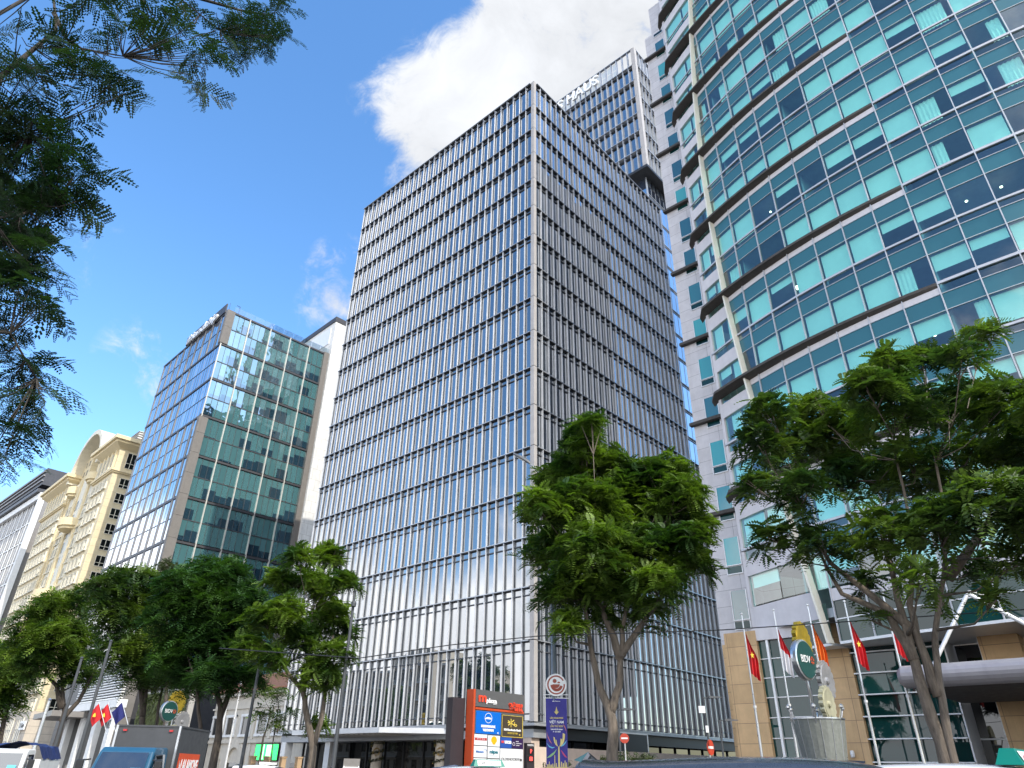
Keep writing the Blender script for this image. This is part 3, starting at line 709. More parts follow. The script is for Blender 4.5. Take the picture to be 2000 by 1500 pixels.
# entrance canopy: a long grey roll edge with a brown soffit, held by white rods
mat('canopy_grey', (0.34, 0.32, 0.335), 0.45, 0.3, var=0.06, streak=0.2)
b = MB(); b.tube([(34.0, 8.72, 5.3), (34.0, 8.55, 5.3), (34.0, -10, 5.3)], [.28, .44, .44], 20)
for y in np.arange(7.0, -10, -1.9): b.tube([(34.0, y, 5.3), (34.0, y-.03, 5.3)], .446, 20)
b.build('canopy_roll', 'canopy_grey', teal, smooth=False)
b = MB(); b.box(WF, 34.0, 43.4, -10, 8.5, 4.95, 5.5); b.build('canopy_slab', 'soffit_brown', teal)
b = MB(); b.box(WF, 35.6, 37.6, .5, 4.0, 4.90, 4.945); b.build('canopy_light', 'white', teal)
ap = (36.0, 5.69, 8.7)
for q in ((35.2, 7.75, 5.6), (36.5, 2.2, 5.7)):
    b = MB(); b.tube([ap, q], .085, 10); b.build('tie_rod', 'white_metal', teal)
b = MB(); b.tube([(35.9, 5.6, 8.75), (40.2, 5.6, 9.3)], .06, 8); b.build('tie_rod', 'white_metal', teal)
for y, z in ((20.3, 2.4), (14.3, 2.7)):
    b = MB(); b.lathe((43.25, y, z), [(.02, -.18), (.1, -.15), (.12, 0), (.1, .15), (.02, .18)], 12); b.build('wall_lamp', 'white_metal', teal)
# ---------------------------------------------------------------- brown-cornered glass block (left of the middle)
A2 = math.radians(-2.4); ur = (math.cos(A2), math.sin(A2)); ul = (-math.sin(A2), math.cos(A2))
C2 = (42.0, 110.0); BL = F(C2, ul, (-ur[0], -ur[1])); BR = F(C2, ur, (-ul[0], -ul[1])); BI = F(C2, ur, ul)
mat('brown_stone', (0.165, 0.152, 0.137), 0.7, var=0.1, streak=0.25)
stone('core_white', (0.70, 0.69, 0.655), 1.6, 2.1, ur, 0.035, var=0.05, off=.5, streak=0.08, mcol=(0.5, 0.48, 0.44))
mat('bar_dark', (0.055, 0.055, 0.06), 0.5, 0.3, var=0.15)
mat('bar_light', (0.50, 0.49, 0.44), 0.5, 0.3, var=0.1)
mat('bar_taupe', (0.24, 0.225, 0.21), 0.5, 0.3, var=0.1)
glass('street_glass', base=(0.02, 0.03, 0.06), r0=0.36, r1=0.97, pw=2, wob=0.004, wscale=0.5)
glass('corner_glass', base=(0.01, 0.04, 0.16), r0=0.42, r1=0.97, pw=2, wob=0.01, wscale=0.3)
glass('wavy_glass', base=(0.018, 0.05, 0.075), r0=0.36, r1=0.85, pw=2.6, wob=0.5, wscale=0.5, gcol=(0.86, 0.97, 0.95), base2=(0.085, 0.21, 0.22), blinds=(75.45, 3.61, ur, 2.12))
blk = thing('glass_office_block', 'glass office block with brown stone corner posts and a white service core behind it', 'office block', (42, 110, 0))
TB = 75.6; LW, RW = 29.7, 21.2
b = MB(); b.box(BI, .12, RW-.1, .12, LW-.1, 0, TB-.3); b.build('wall', 'bar_dark', blk)
b = MB(); b.box(BI, 1.0, RW-1, 1.0, LW-1, TB-.3, TB); b.build('roof', 'concrete', blk)
HB = 7.22; bands = [TB-.15-HB*k for k in range(9)]
wins = []; cw = []
nb = 27; bw = LW/nb; rb = RW/20
for i, zt in enumerate(bands):
    for z0, z1 in ((zt-HB/2+.1, zt-.32), (zt-HB+.3, zt-HB/2-.1)):
        if z0 < 14: continue
        for k in range(nb):
            q = [BL.p(k*bw+.04, .03, z0), BL.p((k+1)*bw-.04, .03, z0), BL.p((k+1)*bw-.04, .03, z1), BL.p(k*bw+.04, .03, z1)]
            (cw if i in (1, 2) and k < 8 else wins).append([q])
many(blk, 'window', wins, 'street_glass'); many(blk, 'corner_window', cw, 'corner_glass')
wins = []
for i, zt in enumerate(bands):
    for z0, z1 in ((zt-HB/2+.08, zt-.3), (zt-HB+.3, zt-HB/2-.08)):
        if z0 < 14: continue
        for k in range(20):
            if k == 0 and i not in (1, 2) : continue
            t = random.uniform(-.02, .02)
            wins.append([[BR.p(k*rb+.03, .03+t, z0), BR.p((k+1)*rb-.03, .03-t, z0), BR.p((k+1)*rb-.03, .03-t, z1), BR.p(k*rb+.03, .03+t, z1)]])
many(blk, 'window', wins, 'wavy_glass')
for i, zt in enumerate(bands):
    b = MB(); b.box(BL, -.1, LW, 0, .16, zt-.28, zt+.12); b.box(BR, -.28, RW, 0, .22, zt-.22, zt+.12); b.each('floor_band', 'bar_dark', blk)
    b = MB(); zz = zt-HB/2
    if zz > 14: b.box(BL, 0, LW, 0, .08, zz-.06, zz+.06); b.box(BR, 0, RW, 0, .10, zz-.07, zz+.07); b.each('transom', 'bar_dark', blk)
for k in range(nb+1):
    wide = k % 3 == 2
    tops = [(14, TB)] if k >= 9 else [(14, bands[3]), (bands[1], TB)]
    b = MB()
    for z0, z1 in tops:
        if wide: b.box(BL, k*bw+bw*.2, k*bw+bw*.72, 0, .10, z0, z1)
        else: b.box(BL, k*bw-.03, k*bw+.03, 0, .05, z0, z1)
    if k < 9: b.box(BL, k*bw-.02, k*bw+.02, 0, .06, bands[3], bands[1])
    b.build('mullion', 'bar_taupe' if wide else 'bar_dark', blk)
for k in range(21):
    b = MB()
    if k % 4 == 0: b.box(BR, k*rb-.09, k*rb+.09, 0, .24, 14, TB-.1); b.build('mullion', 'bar_light', blk)
    else: b.box(BR, k*rb-.025, k*rb+.025, 0, .09, 14, TB-.1); b.build('mullion', 'bar_dark', blk)
for z0, z1 in ((bands[1]+.15, TB), (0, bands[3]-.3)):
    b = MB(); zz = z0
    while zz < z1-.5:
        b.box(BI, -.34, 1.15, -.34, .55, zz+.02, min(zz+HB/2, z1)-.02); zz += HB/2
    b.build('corner_post', 'brown_stone', blk)
b = MB(); b.box(BI, RW-.9, RW+.15, -.4, 3, 0, TB+.1); b.build('corner_post', 'brown_stone', blk)
b = MB(); b.box(BI, RW+.2, RW+14, -.9, 13, 0, 83.5); b.build('service_core', 'core_white', blk)
b = MB(); b.box(BI, RW+.0, RW+14.1, -1.05, 13.1, 83.5, 84.6); b.build('core_parapet', 'bar_dark', blk)
b = MB(); b.box(BI, RW+.05, RW+.2, .5, 12, 78.5, 82.5); b.build('core_louvre', 'white_metal', blk)
b = MB()
for k in range(10): b.box(BR, 1.0+k*2.05, 2.95+k*2.05, -.02, .0, TB+.15, TB+1.3)
b.each('roof_balustrade', 'screen_glass', blk)
b = MB(); b.tube([BI.p(.3, 1.2, TB), BI.p(.3, 1.2, TB+2.4)], .03, 6); b.tube([BI.p(1.9, .3, TB), BI.p(1.9, .3, TB+1.9), BI.p(1.3, .3, TB+1.9)], .06, 6); b.build('antenna', 'bar_dark', blk)
b = MB(); b.box(BL, 1.0, 18.5, .12, .34, TB+.0, TB+1.9); b.build('roof_sign_board', 'bar_dark', blk)
text('friendship', 2.4, 'white_metal', F(BL.p(10.8, .36, 0)[:2], (-ul[0], -ul[1]), (-ur[0], -ur[1])), 0, TB+.55, .1, blk, 'roof_lettering', .35, width=13.5, bold=.06, shear=.25)
# podium behind the street trees: louvres, dark canopy, white piers, living wall
b = MB()
for k in range(13): b.box(BL, .3, 19.5, .25, .75, 9.6+k*.36, 9.6+k*.36+.17)
b.build('louvre_screen', 'white_paint', blk)
b = MB(); b.box(BL, -1, 20.5, .02, 1.3, 8.4, 9.4); b.box(BL, 0, 20, .02, 1.2, 14.1, 14.7); b.build('podium_band', 'white_paint', blk)
b = MB(); b.prism([BL.p(12, .2, 0)[:2], BL.p(27, .2, 0)[:2], BL.p(27, 4.0, 0)[:2], BL.p(12, 5.5, 0)[:2]], 7.5, 8.25); b.build('dark_canopy', 'bar_taupe', blk)
for u in (.5, 6.5, 12.5, 19.0):
    b = MB(); b.box(BL, u, u+1.5, .1, .9, 0, 8.4); b.build('white_pier', 'white_paint', blk)
b = MB(); b.box(BL, .3, 20, .03, .10, 0, 8.4); b.build('shopfront', 'lobby_glass', blk)
text('N12', 1.6, 'black', F(BL.p(1.25, .92, 0)[:2], (-ul[0], -ul[1]), (-ur[0], -ur[1])), 0, 6.3, 0, blk, 'house_number', .04, width=1.1)

# living wall panel beside the glass block
mat('moss', (0.085, 0.105, 0.03), 0.95, var=0.5, scale=1.5)
gw = thing('living_wall', 'tall panel of hanging greenery between the glass block and the old cream building', 'living wall', (42.6, 99, 0))
MB().box(WF, 42.9, 43.6, 92.5, 106.5, 0, 10.2).build('backing', 'concrete', gw)
n = 5200; V = np.zeros((n, 4, 3)); yy = rng.uniform(92.6, 106.4, n); zz = rng.uniform(0.6, 10.1, n); ln = rng.uniform(.3, .9, n); wd = rng.uniform(.04, .1, n); nn = rng.uniform(.02, .35, n)
for j, (dy, dz, dn) in enumerate(((-1, 0, 0), (1, 0, 0), (.6, -1, .5), (-.6, -1, .5))):
    V[:, j, 0] = 42.85-nn-dn*.25; V[:, j, 1] = yy+dy*wd; V[:, j, 2] = zz+dz*ln
fast_mesh('greenery', V.reshape(-1, 3), n, 'moss', gw)

# ---------------------------------------------------------------- old cream building with arched doorways
mat('old_cream', (0.58, 0.535, 0.455), 0.85, var=0.08, streak=0.3)
mat('roof_tile', (0.36, 0.17, 0.10), 0.85, var=0.25, scale=4)
old = thing('colonial_house', 'low old cream building with arched doorway and dark square windows behind the trees', 'building', (46, 80, 0))
FO = F((46, 0), (0, 1), (-1, 0))
b = MB(); b.box(WF, 46, 60, 70.2, 91.5, 0, 9.0); b.build('wall', 'old_cream', old)
b = MB(); b.box(WF, 45.5, 60.3, 69.9, 91.8, 9.0, 9.45); b.box(FO, 69.9, 91.8, 0, .25, 3.95, 4.3); b.box(FO, 69.9, 91.8, 0, .15, 7.6, 7.8); b.build('cornice', 'old_cream', old)
b = MB(); b.prism([(45.3, 69.7), (60.5, 69.7), (60.5, 92), (45.3, 92)], 9.45, 9.6); b.hexa([(45.3, 69.7, 9.6), (60.5, 69.7, 9.6), (60.5, 92, 9.6), (45.3, 92, 9.6), (51, 72, 12.2), (55, 72, 12.2), (55, 90, 12.2), (51, 90, 12.2)]); b.build('roof', 'roof_tile', old)
for y in (72.4, 76.0, 79.6, 83.2, 86.8, 90.2):
    w = MB().box(FO, y-.85, y+.85, .01, .03, 4.9, 6.7).build('window', 'lobby_glass', old)
    f = MB(); f.box(FO, y-1.2, y-.87, 0, .14, 4.75, 7.0); f.box(FO, y+.87, y+1.2, 0, .14, 4.75, 7.0); f.box(FO, y-1.2, y+1.2, 0, .2, 6.72, 7.0); f.box(FO, y-1.3, y+1.3, 0, .22, 4.6, 4.85); f.build('frame', 'white_paint', w)
for y in (84.5,):
    b = MB(); R_ = [(1.55, 2.1)]
    for r0, r1, d in ((1.5, 2.1, .3), (2.1, 2.35, .18)):
        for j in range(16):
            a0, a1 = PI*j/16, PI*(j+1)/16
            q = [(r0*math.cos(a0), r0*math.sin(a0)), (r1*math.cos(a0), r1*math.sin(a0)), (r1*math.cos(a1), r1*math.sin(a1)), (r0*math.cos(a1), r0*math.sin(a1))]
            b.hexa([FO.p(y+u, 0, 2.0+v) for u, v in q]+[FO.p(y+u, d, 2.0+v) for u, v in q])
    b.box(FO, y-2.1, y-1.5, 0, .3, 0, 2.0); b.box(FO, y+1.5, y+2.1, 0, .3, 0, 2.0); b.build('doorway_arch', 'old_cream', old)
    MB().box(FO, y-1.5, y+1.5, .01, .03, 0, 1.95).build('door', 'lobby_glass', old)
for y in (72.5, 75.8, 79.2, 89):
    w = MB().box(FO, y-.9, y+.9, .01, .03, 0.0, 2.0).build('door', 'lobby_glass', old)
    f = MB(); f.box(FO, y-1.2, y+1.2, 0, .2, 2.0, 2.3); f.box(FO, y-1.15, y-.92, 0, .15, 0, 2.0); f.box(FO, y+.92, y+1.15, 0, .15, 0, 2.0); f.build('frame', 'old_cream', w)
for y in (74.2, 77.8, 81.5, 88.5):
    b = MB(); b.box(FO, y-.25, y+.25, 0, .12, 0, 3.9); b.box(FO, y-.3, y+.3, 0, .14, 4.35, 7.55); b.build('pilaster', 'old_cream', old)
mat('led_green', (0.03, 0.85, 0.13), 0.5, var=0, emit=1.5)
ls = thing('led_screen', 'bright green lit screen on the front of the old cream building', 'screen', (45.6, 77, 2.4))
MB().box(FO, 74.6, 79.4, .35, .5, 2.15, 3.85).build('casing', 'black', ls)
mat('led_pale', (0.5, 1.0, 0.55), 0.5, var=0, emit=1.4)
sc_ = MB(); sc_.quad(FO, 74.7, 79.3, 2.25, 3.75, .51); sc_.build('panel', 'led_green', ls)
b = MB(); b.quad(FO, 76.1, 77.0, 2.4, 3.7, .515); b.quad(FO, 77.5, 77.7, 2.3, 3.75, .515); b.build('bright_bars', 'led_pale', ls)

# ---------------------------------------------------------------- cream hotel with a big arch on its roof
stone('cream_stone', (0.68, 0.575, 0.37), 2.4, 1.66, ul, 0.02, var=0.05, streak=0.12, mcol=(0.42, 0.33, 0.2))
mat('cream_pale', (0.70, 0.655, 0.53), 0.75, var=0.06, streak=0.12)
mat('cream_trim', (0.72, 0.60, 0.37), 0.75, var=0.06, streak=0.12)
glass('hotel_glass', base=(0.010, 0.013, 0.012), r0=0.05, r1=0.7, pw=3)
glass('hotel_glass_pale', base=(0.30, 0.29, 0.25), r0=0.10, r1=0.8, pw=3)
C3 = (44.0, 154.5); HL = F(C3, ul, (-ur[0], -ur[1])); HR = F(C3, ur, (-ul[0], -ul[1])); HI = F(C3, ur, ul)
hot = thing('cream_hotel', 'tall cream stone hotel with a round arch on top and small balconies', 'hotel', (44, 154.5, 0))
b = MB(); b.box(HI, .2, 26, .0, 12.5, 0, 61.5); b.box(HI, 1.2, 26, 12.5, 52, 0, 60.5); b.box(HI, .2, 26, 33.0, 52, 0, 61.0); b.build('wall', 'cream_stone', hot)
b = MB(); b.box(HI, .9, 1.2, 12.5, 33.0, 8, 60.5); b.build('center_wall', 'cream_pale', hot)
for u0, u1, w in ((0, 12.5, 'a'), (33.0, 52, 'b')):
    b = MB()
    for n0, z0, z1 in ((.9, 61.6, 62.0), (1.5, 62.0, 62.5), (2.0, 62.5, 63.3)):
        b.box(HI, .2-n0, 26, u0-(n0 if w == 'a' else n0), u1+n0, z0, z1)
    b.hexa([HI.p(.15, u0-.05, 61.0), HI.p(26, u0-.05, 61.0), HI.p(26, u1+.05, 61.0), HI.p(.15, u1+.05, 61.0), HI.p(-1.3, u0-1.5, 62.0), HI.p(26, u0-1.5, 62.0), HI.p(26, u1+1.5, 62.0), HI.p(-1.3, u1+1.5, 62.0)])
    b.build('cornice', 'cream_trim', hot)
    b = MB()
    for n0, z0, z1 in ((.35, 55.6, 55.9), (.6, 55.9, 56.3), (.3, 20.4, 20.8), (.5, 20.8, 21.2)): b.box(HI, .2-n0, 26, u0-n0, u1+n0, z0, z1)
    b.each('string_course', 'cream_trim', hot)
b = MB()
for z in (47.2, 34.2, 21.0):
    b.box(HI, .6, 1.0, 12.5, 33, z, z+.5)
b.each('string_course', 'cream_trim', hot)
# the arch: a barrel vault with a deep round front
ac, rr, zs = 22.6, 10.9, 61.0
def archslab(r0, r1, n0, n1, k=26):
    q = MB()
    for j in range(k):
        a0, a1 = PI*j/k, PI*(j+1)/k; P = []
        for n in (n0, n1):
            for r, a in ((r0, a0), (r1, a0), (r1, a1), (r0, a1)): P.append(HI.p(n, ac+r*math.cos(a), zs+r*math.sin(a)))
        q.hexa(P)
    return q
archslab(rr-1.1, rr, -.9, 22).build('arch_vault', 'cream_pale', hot)
b = MB(); k = 26
for j in range(k):
    a0, a1 = PI*j/k, PI*(j+1)/k; r = rr-1.1
    b.poly([HI.p(3.5, ac, zs), HI.p(3.5, ac+r*math.cos(a0), zs+r*math.sin(a0)), HI.p(3.5, ac+r*math.cos(a1), zs+r*math.sin(a1))])
b.build('arch_infill', 'cream_pale', hot)
b = MB(); b.box(HI, 1.4, 3.4, 13.4, 19.6, 60.5, 67.5); b.box(HI, 1.4, 3.4, 25.8, 31.6, 60.5, 67.5); b.each('arch_block', 'cream_stone', hot)
b = MB(); b.box(HI, 3.5, 24, 2.5, 9.5, 63.3, 67.2); b.build('plant_room', 'white_paint', hot)
b = MB()
for z in np.arange(63.6, 67, .55): b.box(HI, 3.3, 24, 2.3, 9.7, z, z+.12)
b.build('plant_louvre', 'bar_taupe', hot)
wl_, wd_ = [], []
def winr(fr, u, z, w, h, n): return [fr.p(u-w/2, n, z), fr.p(u+w/2, n, z), fr.p(u+w/2, n, z+h), fr.p(u-w/2, n, z+h)]
frm = []; sil = []
rows = [(57.0, 3.5)]+[(52.6-3.3*k, 2.1) for k in range(14)]
fb = MB(); fs = MB()
for z, h in rows:
    for u in (2.9, 6.4, 9.9): # return face, dark glass with crossed bars
        wd_.append([winr(HR, u, z, 1.75, h, .03)])
        for du in (-.9, 0, .9): fb.box(HR, u+du-.05, u+du+.05, .03, .14, z, z+h)
        for dz in (0, h*.33, h): fb.box(HR, u-.9, u+.9, .03, .12, z+dz-.05, z+dz+.05)
    for u in (2.6, 5.0, 7.4, 9.8, 34.6, 37, 39.4, 41.8, 44.2, 46.6, 49.0):  # street face
        wl_.append([winr(HL, u, z, 1.35, h, -.17)])
        fs.box(HL, u-.95, u-.68, -.2, .10, z-.1, z+h); fs.box(HL, u+.68, u+.95, -.2, .10, z-.1, z+h); fs.box(HL, u-1.0, u+1.0, -.2, .22, z-.32, z-.08)
    if z < 57:
        for u in (14.2, 16.6, 28.4, 30.8):
            wl_.append([winr(HL, u, z, 1.3, h, -.86)]); fs.box(HL, u-.9, u-.66, -.9, -.7, z-.1, z+h); fs.box(HL, u+.66, u+.9, -.9, -.7, z-.1, z+h); fs.box(HL, u-.95, u+.95, -.9, -.55, z-.3, z-.08)
        for u in (21.0, 24.2): wl_.append([winr(HL, u, z, 1.5, h+.3, -.86)])
for u in (15.5, 17.6, 27.6, 29.8):
    for z in (62.5, 65): wl_.append([winr(HL, u, z, 1.1, 1.4, -1.35)])
for u in (20.6, 22.6, 24.6): wl_.append([winr(HL, u, 64, 1.2, 2, -3.45)])
many(hot, 'side_window', wd_, 'hotel_glass'); many(hot, 'window', wl_, 'hotel_glass_pale')
fb.each('window_bar', 'cream_pale', hot); fs.each('window_surround', 'cream_pale', hot)
b = MB()
for u in (1.3, 3.8, 6.2, 8.6, 11.2, 34, 35.8, 38.2, 40.6, 43, 45.4, 47.8, 50.2): b.box(HL, u-.3, u+.3, -.2, .16, 56.4, 60.9)
for u in (12.9, 18.6, 19.6, 25.6, 26.8, 32.4): b.box(HL, u-.4, u+.4, -1.0, -.55, 21.5, 60.4)
b.each('pilaster', 'cream_trim', hot)
for z, r, u in ((48.8, 3.0, 21.6), (33.0, 3.2, 21.6), (58.6, 1.9, 15.6), (58.6, 1.9, 29.6)):
    b = MB(); pts = [HI.p(.9-r*math.sin(a), u-r*1.15*math.cos(a), 0)[:2] for a in np.linspace(0, PI, 14)]
    b.prism(pts, z-.9, z-.4); b.prism([HI.p(.9-(r-.4)*math.sin(a), u-(r-.4)*1.1*math.cos(a), 0)[:2] for a in np.linspace(0, PI, 14)], z-1.5, z-.9)
    b.prism(pts, z-.4, z+.8); b.build('balcony', 'cream_trim', hot)
# hotel base: stone piers, shop windows, small signs
stone('base_beige', (0.56, 0.49, 0.40), 1.5, 1.2, ul, 0.02, var=0.06, streak=0.2)
b = MB(); b.box(HI, -.6, 26, -.6, 52.5, 0, 9.6); b.build('base_wall', 'base_beige', hot)
b = MB()
for u in (2.5, 9, 16, 23, 30, 37): b.box(HL, u, u+3.6, .58, .66, .4, 8.6)
b.each('shop_window', 'lobby_glass', hot)
fb = MB()
for u in (2.5, 9, 16, 23, 30, 37):
    for du in (0, 1.2, 2.4, 3.6): fb.box(HL, u+du-.05, u+du+.05, .6, .74, .4, 8.6)
    for z in (.4, 2.4, 5.0, 6.8, 8.6): fb.box(HL, u, u+3.6, .6, .74, z-.05, z+.05)
fb.build('shop_frame', 'cream_pale', hot)
for u, s in ((-1.5, 'B. Kem'), (13, 'am.kid')):
    MB().box(HL, u+1.2, u+4.6, .75, .95, 6.6, 8.0).build('sign_panel', 'white', hot)
    text(s, 1.1, 'black', F(HL.p(u+2.9, .97, 0)[:2], (-ul[0], -ul[1]), (-ur[0], -ur[1])), 0, 7.3, 0, hot, 'sign_lettering', .03, width=2.4)

# ---------------------------------------------------------------- grey gridded tower at the far left
glass('grid_panel', base=(0.30, 0.285, 0.27), r0=0.03, r1=0.15, pw=3, rough=0.3)
grd = thing('gridded_tower', 'grey panelled tower with a white grid and a black crown beyond the cream hotel', 'office tower', (48, 222, 0))
G = F((48, 222), (0, 1), (-1, 0)); GR = F((48, 222), (1, 0), (0, -1))
b = MB(); b.box(WF, 48.1, 75, 222.1, 300, 0, 68); b.build('wall', 'bar_taupe', grd)
wins = []; fr = MB()
for i in range(11):
    for k in range(16):
        u = 1.2+k*4.8
        for du in (0.35, 2.5): wins.append([[G.p(u+du, .05, 4+i*5.6+.5), G.p(u+du+1.9, .05, 4+i*5.6+.5), G.p(u+du+1.9, .05, 4+i*5.6+5.0), G.p(u+du, .05, 4+i*5.6+5.0)]])
    fr.box(G, 0, 78, .0, .12, 4+i*5.6-.2, 4+i*5.6+.2)
for k in range(17): fr.box(G, 1.2+k*4.8-.3, 1.2+k*4.8+.3, 0, .16, 0, 67.5); fr.box(G, 1.2+k*4.8+2.3, 1.2+k*4.8+2.45, 0, .10, 0, 66)
fr.box(G, -.4, 78, 0, .9, 66, 67.8); fr.box(WF, 47.2, 48.6, 221.4, 222.6, 0, 67.8)
many(grd, 'window', wins, 'grid_panel'); fr.build('grid_frame', 'white_paint', grd)
b = MB(); b.box(WF, 47, 75, 223, 300, 70.5, 75.5); b.box(WF, 49, 75, 224, 300, 68, 70.5); b.box(WF, 46.3, 75.5, 222.2, 300, 68, 69); b.build('crown', 'bar_dark', grd)
b = MB(); [b.box(WF, 46.6, 47.0, 223, 300, z, z+.35) for z in (71.5, 73, 74.3)]; b.each('crown_rail', 'bar_taupe', grd)

# ---------------------------------------------------------------- across the street, mirrored in the lower windows
opp = thing('facing_apartment_block', 'pale apartment block across the street, mirrored in the grey tower’s lower windows', 'building', (-24, 145, 0))
b = MB(); b.box(WF, -44, -24, 118, 172, 0, 22); b.box(WF, -40, -28, 126, 140, 22, 26); b.build('wall', 'old_cream', opp)
wins = []
for i in range(6):
    for k in range(17): wins.append([[(-23.97, 120+k*3.05, 1.5+i*3.5), (-23.97, 121.6+k*3.05, 1.5+i*3.5), (-23.97, 121.6+k*3.05, 3.4+i*3.5), (-23.97, 120+k*3.05, 3.4+i*3.5)]])
many(opp, 'window', wins, 'hotel_glass')
b = MB(); [b.box(WF, -24, -23.2, 118, 172, 3.5*i+.4, 3.5*i+.6) for i in range(1, 7)]; b.each('balcony', 'white_paint', opp)
BLOB = {
'center':[(20.6,14.8,13.5,0.87),(20.8,15.2,12.6,1.24),(21.7,14.2,12.0,1.23),(20.8,16.3,11.6,1.25),(22.6,12.4,11.8,1.04),(22.6,13.5,12.0,0.93),(18.1,15.0,9.7,1.0),(20.1,14.6,10.1,1.73),(22.5,13.8,10.6,1.81),(22.5,11.8,10.6,1.12),(20.4,16.5,9.0,1.18),(19.4,13.7,8.1,1.59),(21.3,12.9,8.3,1.65),(21.5,11.2,8.6,0.89),(19.8,15.4,7.0,1.24),(20.9,14.2,7.0,1.27),(20.3,11.8,6.9,1.1),(21.4,11.1,7.7,0.78),(19.3,14.8,5.8,0.73),(22.5,13.6,6.6,0.74),(23.1,11.5,9.7,0.67),(19.6,13.7,13.3,0.49)],
'right':[(22.6,1.2,13.3,0.59),(19.0,1.5,11.3,0.53),(21.5,2.7,12.5,0.77),(18.7,3.1,11.3,0.76),(17.9,3.7,10.5,0.74),(22.2,6.2,12.4,0.87),(18.3,6.4,10.9,0.72),(18.2,6.9,9.9,0.74),(22.5,7.2,11.3,1.23),(22.4,5.6,11.4,1.26),(19.5,3.5,10.2,1.19),(23.4,2.7,11.8,1.21),(21.2,1.3,10.4,1.05),(20.4,8.1,9.6,0.59),(18.4,6.2,8.3,0.98),(22.7,5.7,9.9,1.23),(21.7,3.8,9.3,1.27),(23.4,2.5,10.0,1.16),(23.1,1.1,9.8,1.24),(18.6,7.0,7.3,0.63),(19.3,6.0,7.0,0.86),(18.6,4.4,6.9,0.9),(18.8,3.2,6.8,1.05),(18.5,2.0,7.0,1.0),(19.9,1.3,6.9,1.02),(20.8,5.6,6.2,0.45),(17.9,3.7,5.5,0.52),(21.8,3.1,6.5,0.61),(20.0,1.9,6.1,0.54),(19.8,2.6,5.3,0.3),(22.7,0.2,9.1,1.31),(20.9,0.6,6.8,1.1),(20.0,-0.1,9.7,0.94),(20.1,5.5,5.2,0.27),(21.7,4.2,5.7,0.3)],
'front':[(18.6,31.6,10.9,0.78),(21.5,33.1,11.8,1.03),(20.6,30.2,9.8,0.84),(19.1,33.7,10.1,1.03),(20.7,33.1,10.0,1.32),(18.5,31.5,8.1,1.13),(21.4,32.4,8.4,1.3),(18.2,32.9,7.8,1.07),(20.2,32.5,7.0,1.24),(20.7,30.1,6.4,0.85),(18.2,31.8,6.0,0.87),(20.3,30.9,5.5,1.04),(22.7,32.2,7.8,0.55),(17.5,32.7,6.5,0.73),(21.7,32.1,3.4,0.5),(22.2,32.4,5.5,0.66)],
'dark':[(18.8,42.2,11.7,1.25),(19.2,40.2,11.3,1.37),(17.1,41.2,10.5,1.33),(19.2,40.8,9.6,2.1),(17.6,42.2,9.0,1.78),(20.1,39.1,10.0,1.25),(19.4,41.4,7.7,2.07),(20.9,40.7,7.6,1.8),(18.2,42.2,6.8,1.31),(19.4,39.2,5.7,1.26),(19.2,42.0,5.7,1.11),(21.0,38.6,5.8,0.91)],
'mid':[(17.0,50.8,11.8,1.37),(18.3,51.1,12.4,1.26),(19.8,51.4,11.3,1.49),(17.0,50.8,10.2,1.41),(19.0,51.7,9.6,1.91),(20.1,50.2,8.3,1.71),(18.0,50.4,7.7,1.48),(19.4,49.9,6.6,1.25),(20.5,49.1,6.3,1.06),(15.8,50.5,11.6,0.67)],
'far':[(17.2,64.5,12.2,1.29),(17.1,66.5,11.2,1.72),(19.1,67.1,12.4,1.53),(18.9,64.0,13.4,0.91),(18.1,63.9,9.9,1.91),(17.2,67.6,9.4,1.55),(20.2,65.0,10.3,1.32),(18.3,65.1,8.2,1.67),(20.1,64.0,8.3,1.36),(16.9,66.2,8.1,1.03),(21.7,65.7,7.4,0.74),(20.5,64.7,7.3,0.56)],
'edge':[(19.2,81.6,9.5,2.15),(20.5,80.3,8.2,1.71),(18.6,82.9,7.7,2.38),(19.6,80.5,9.9,1.24),(20.4,81.5,6.3,1.7),(19.2,82.6,5.2,1.87)],
'olive':[(34.3,88.0,22.5,1.63),(34.0,89.1,21.4,1.63),(36.0,88.6,21.8,1.65),(35.3,88.4,20.4,1.88)],
'slim':[(29.3,50.5,5.0,0.97),(29.3,49.5,6.1,0.97),(29.7,49.7,4.0,0.74),(30.2,49.0,4.8,0.67),(28.8,50.8,6.5,0.76)],}
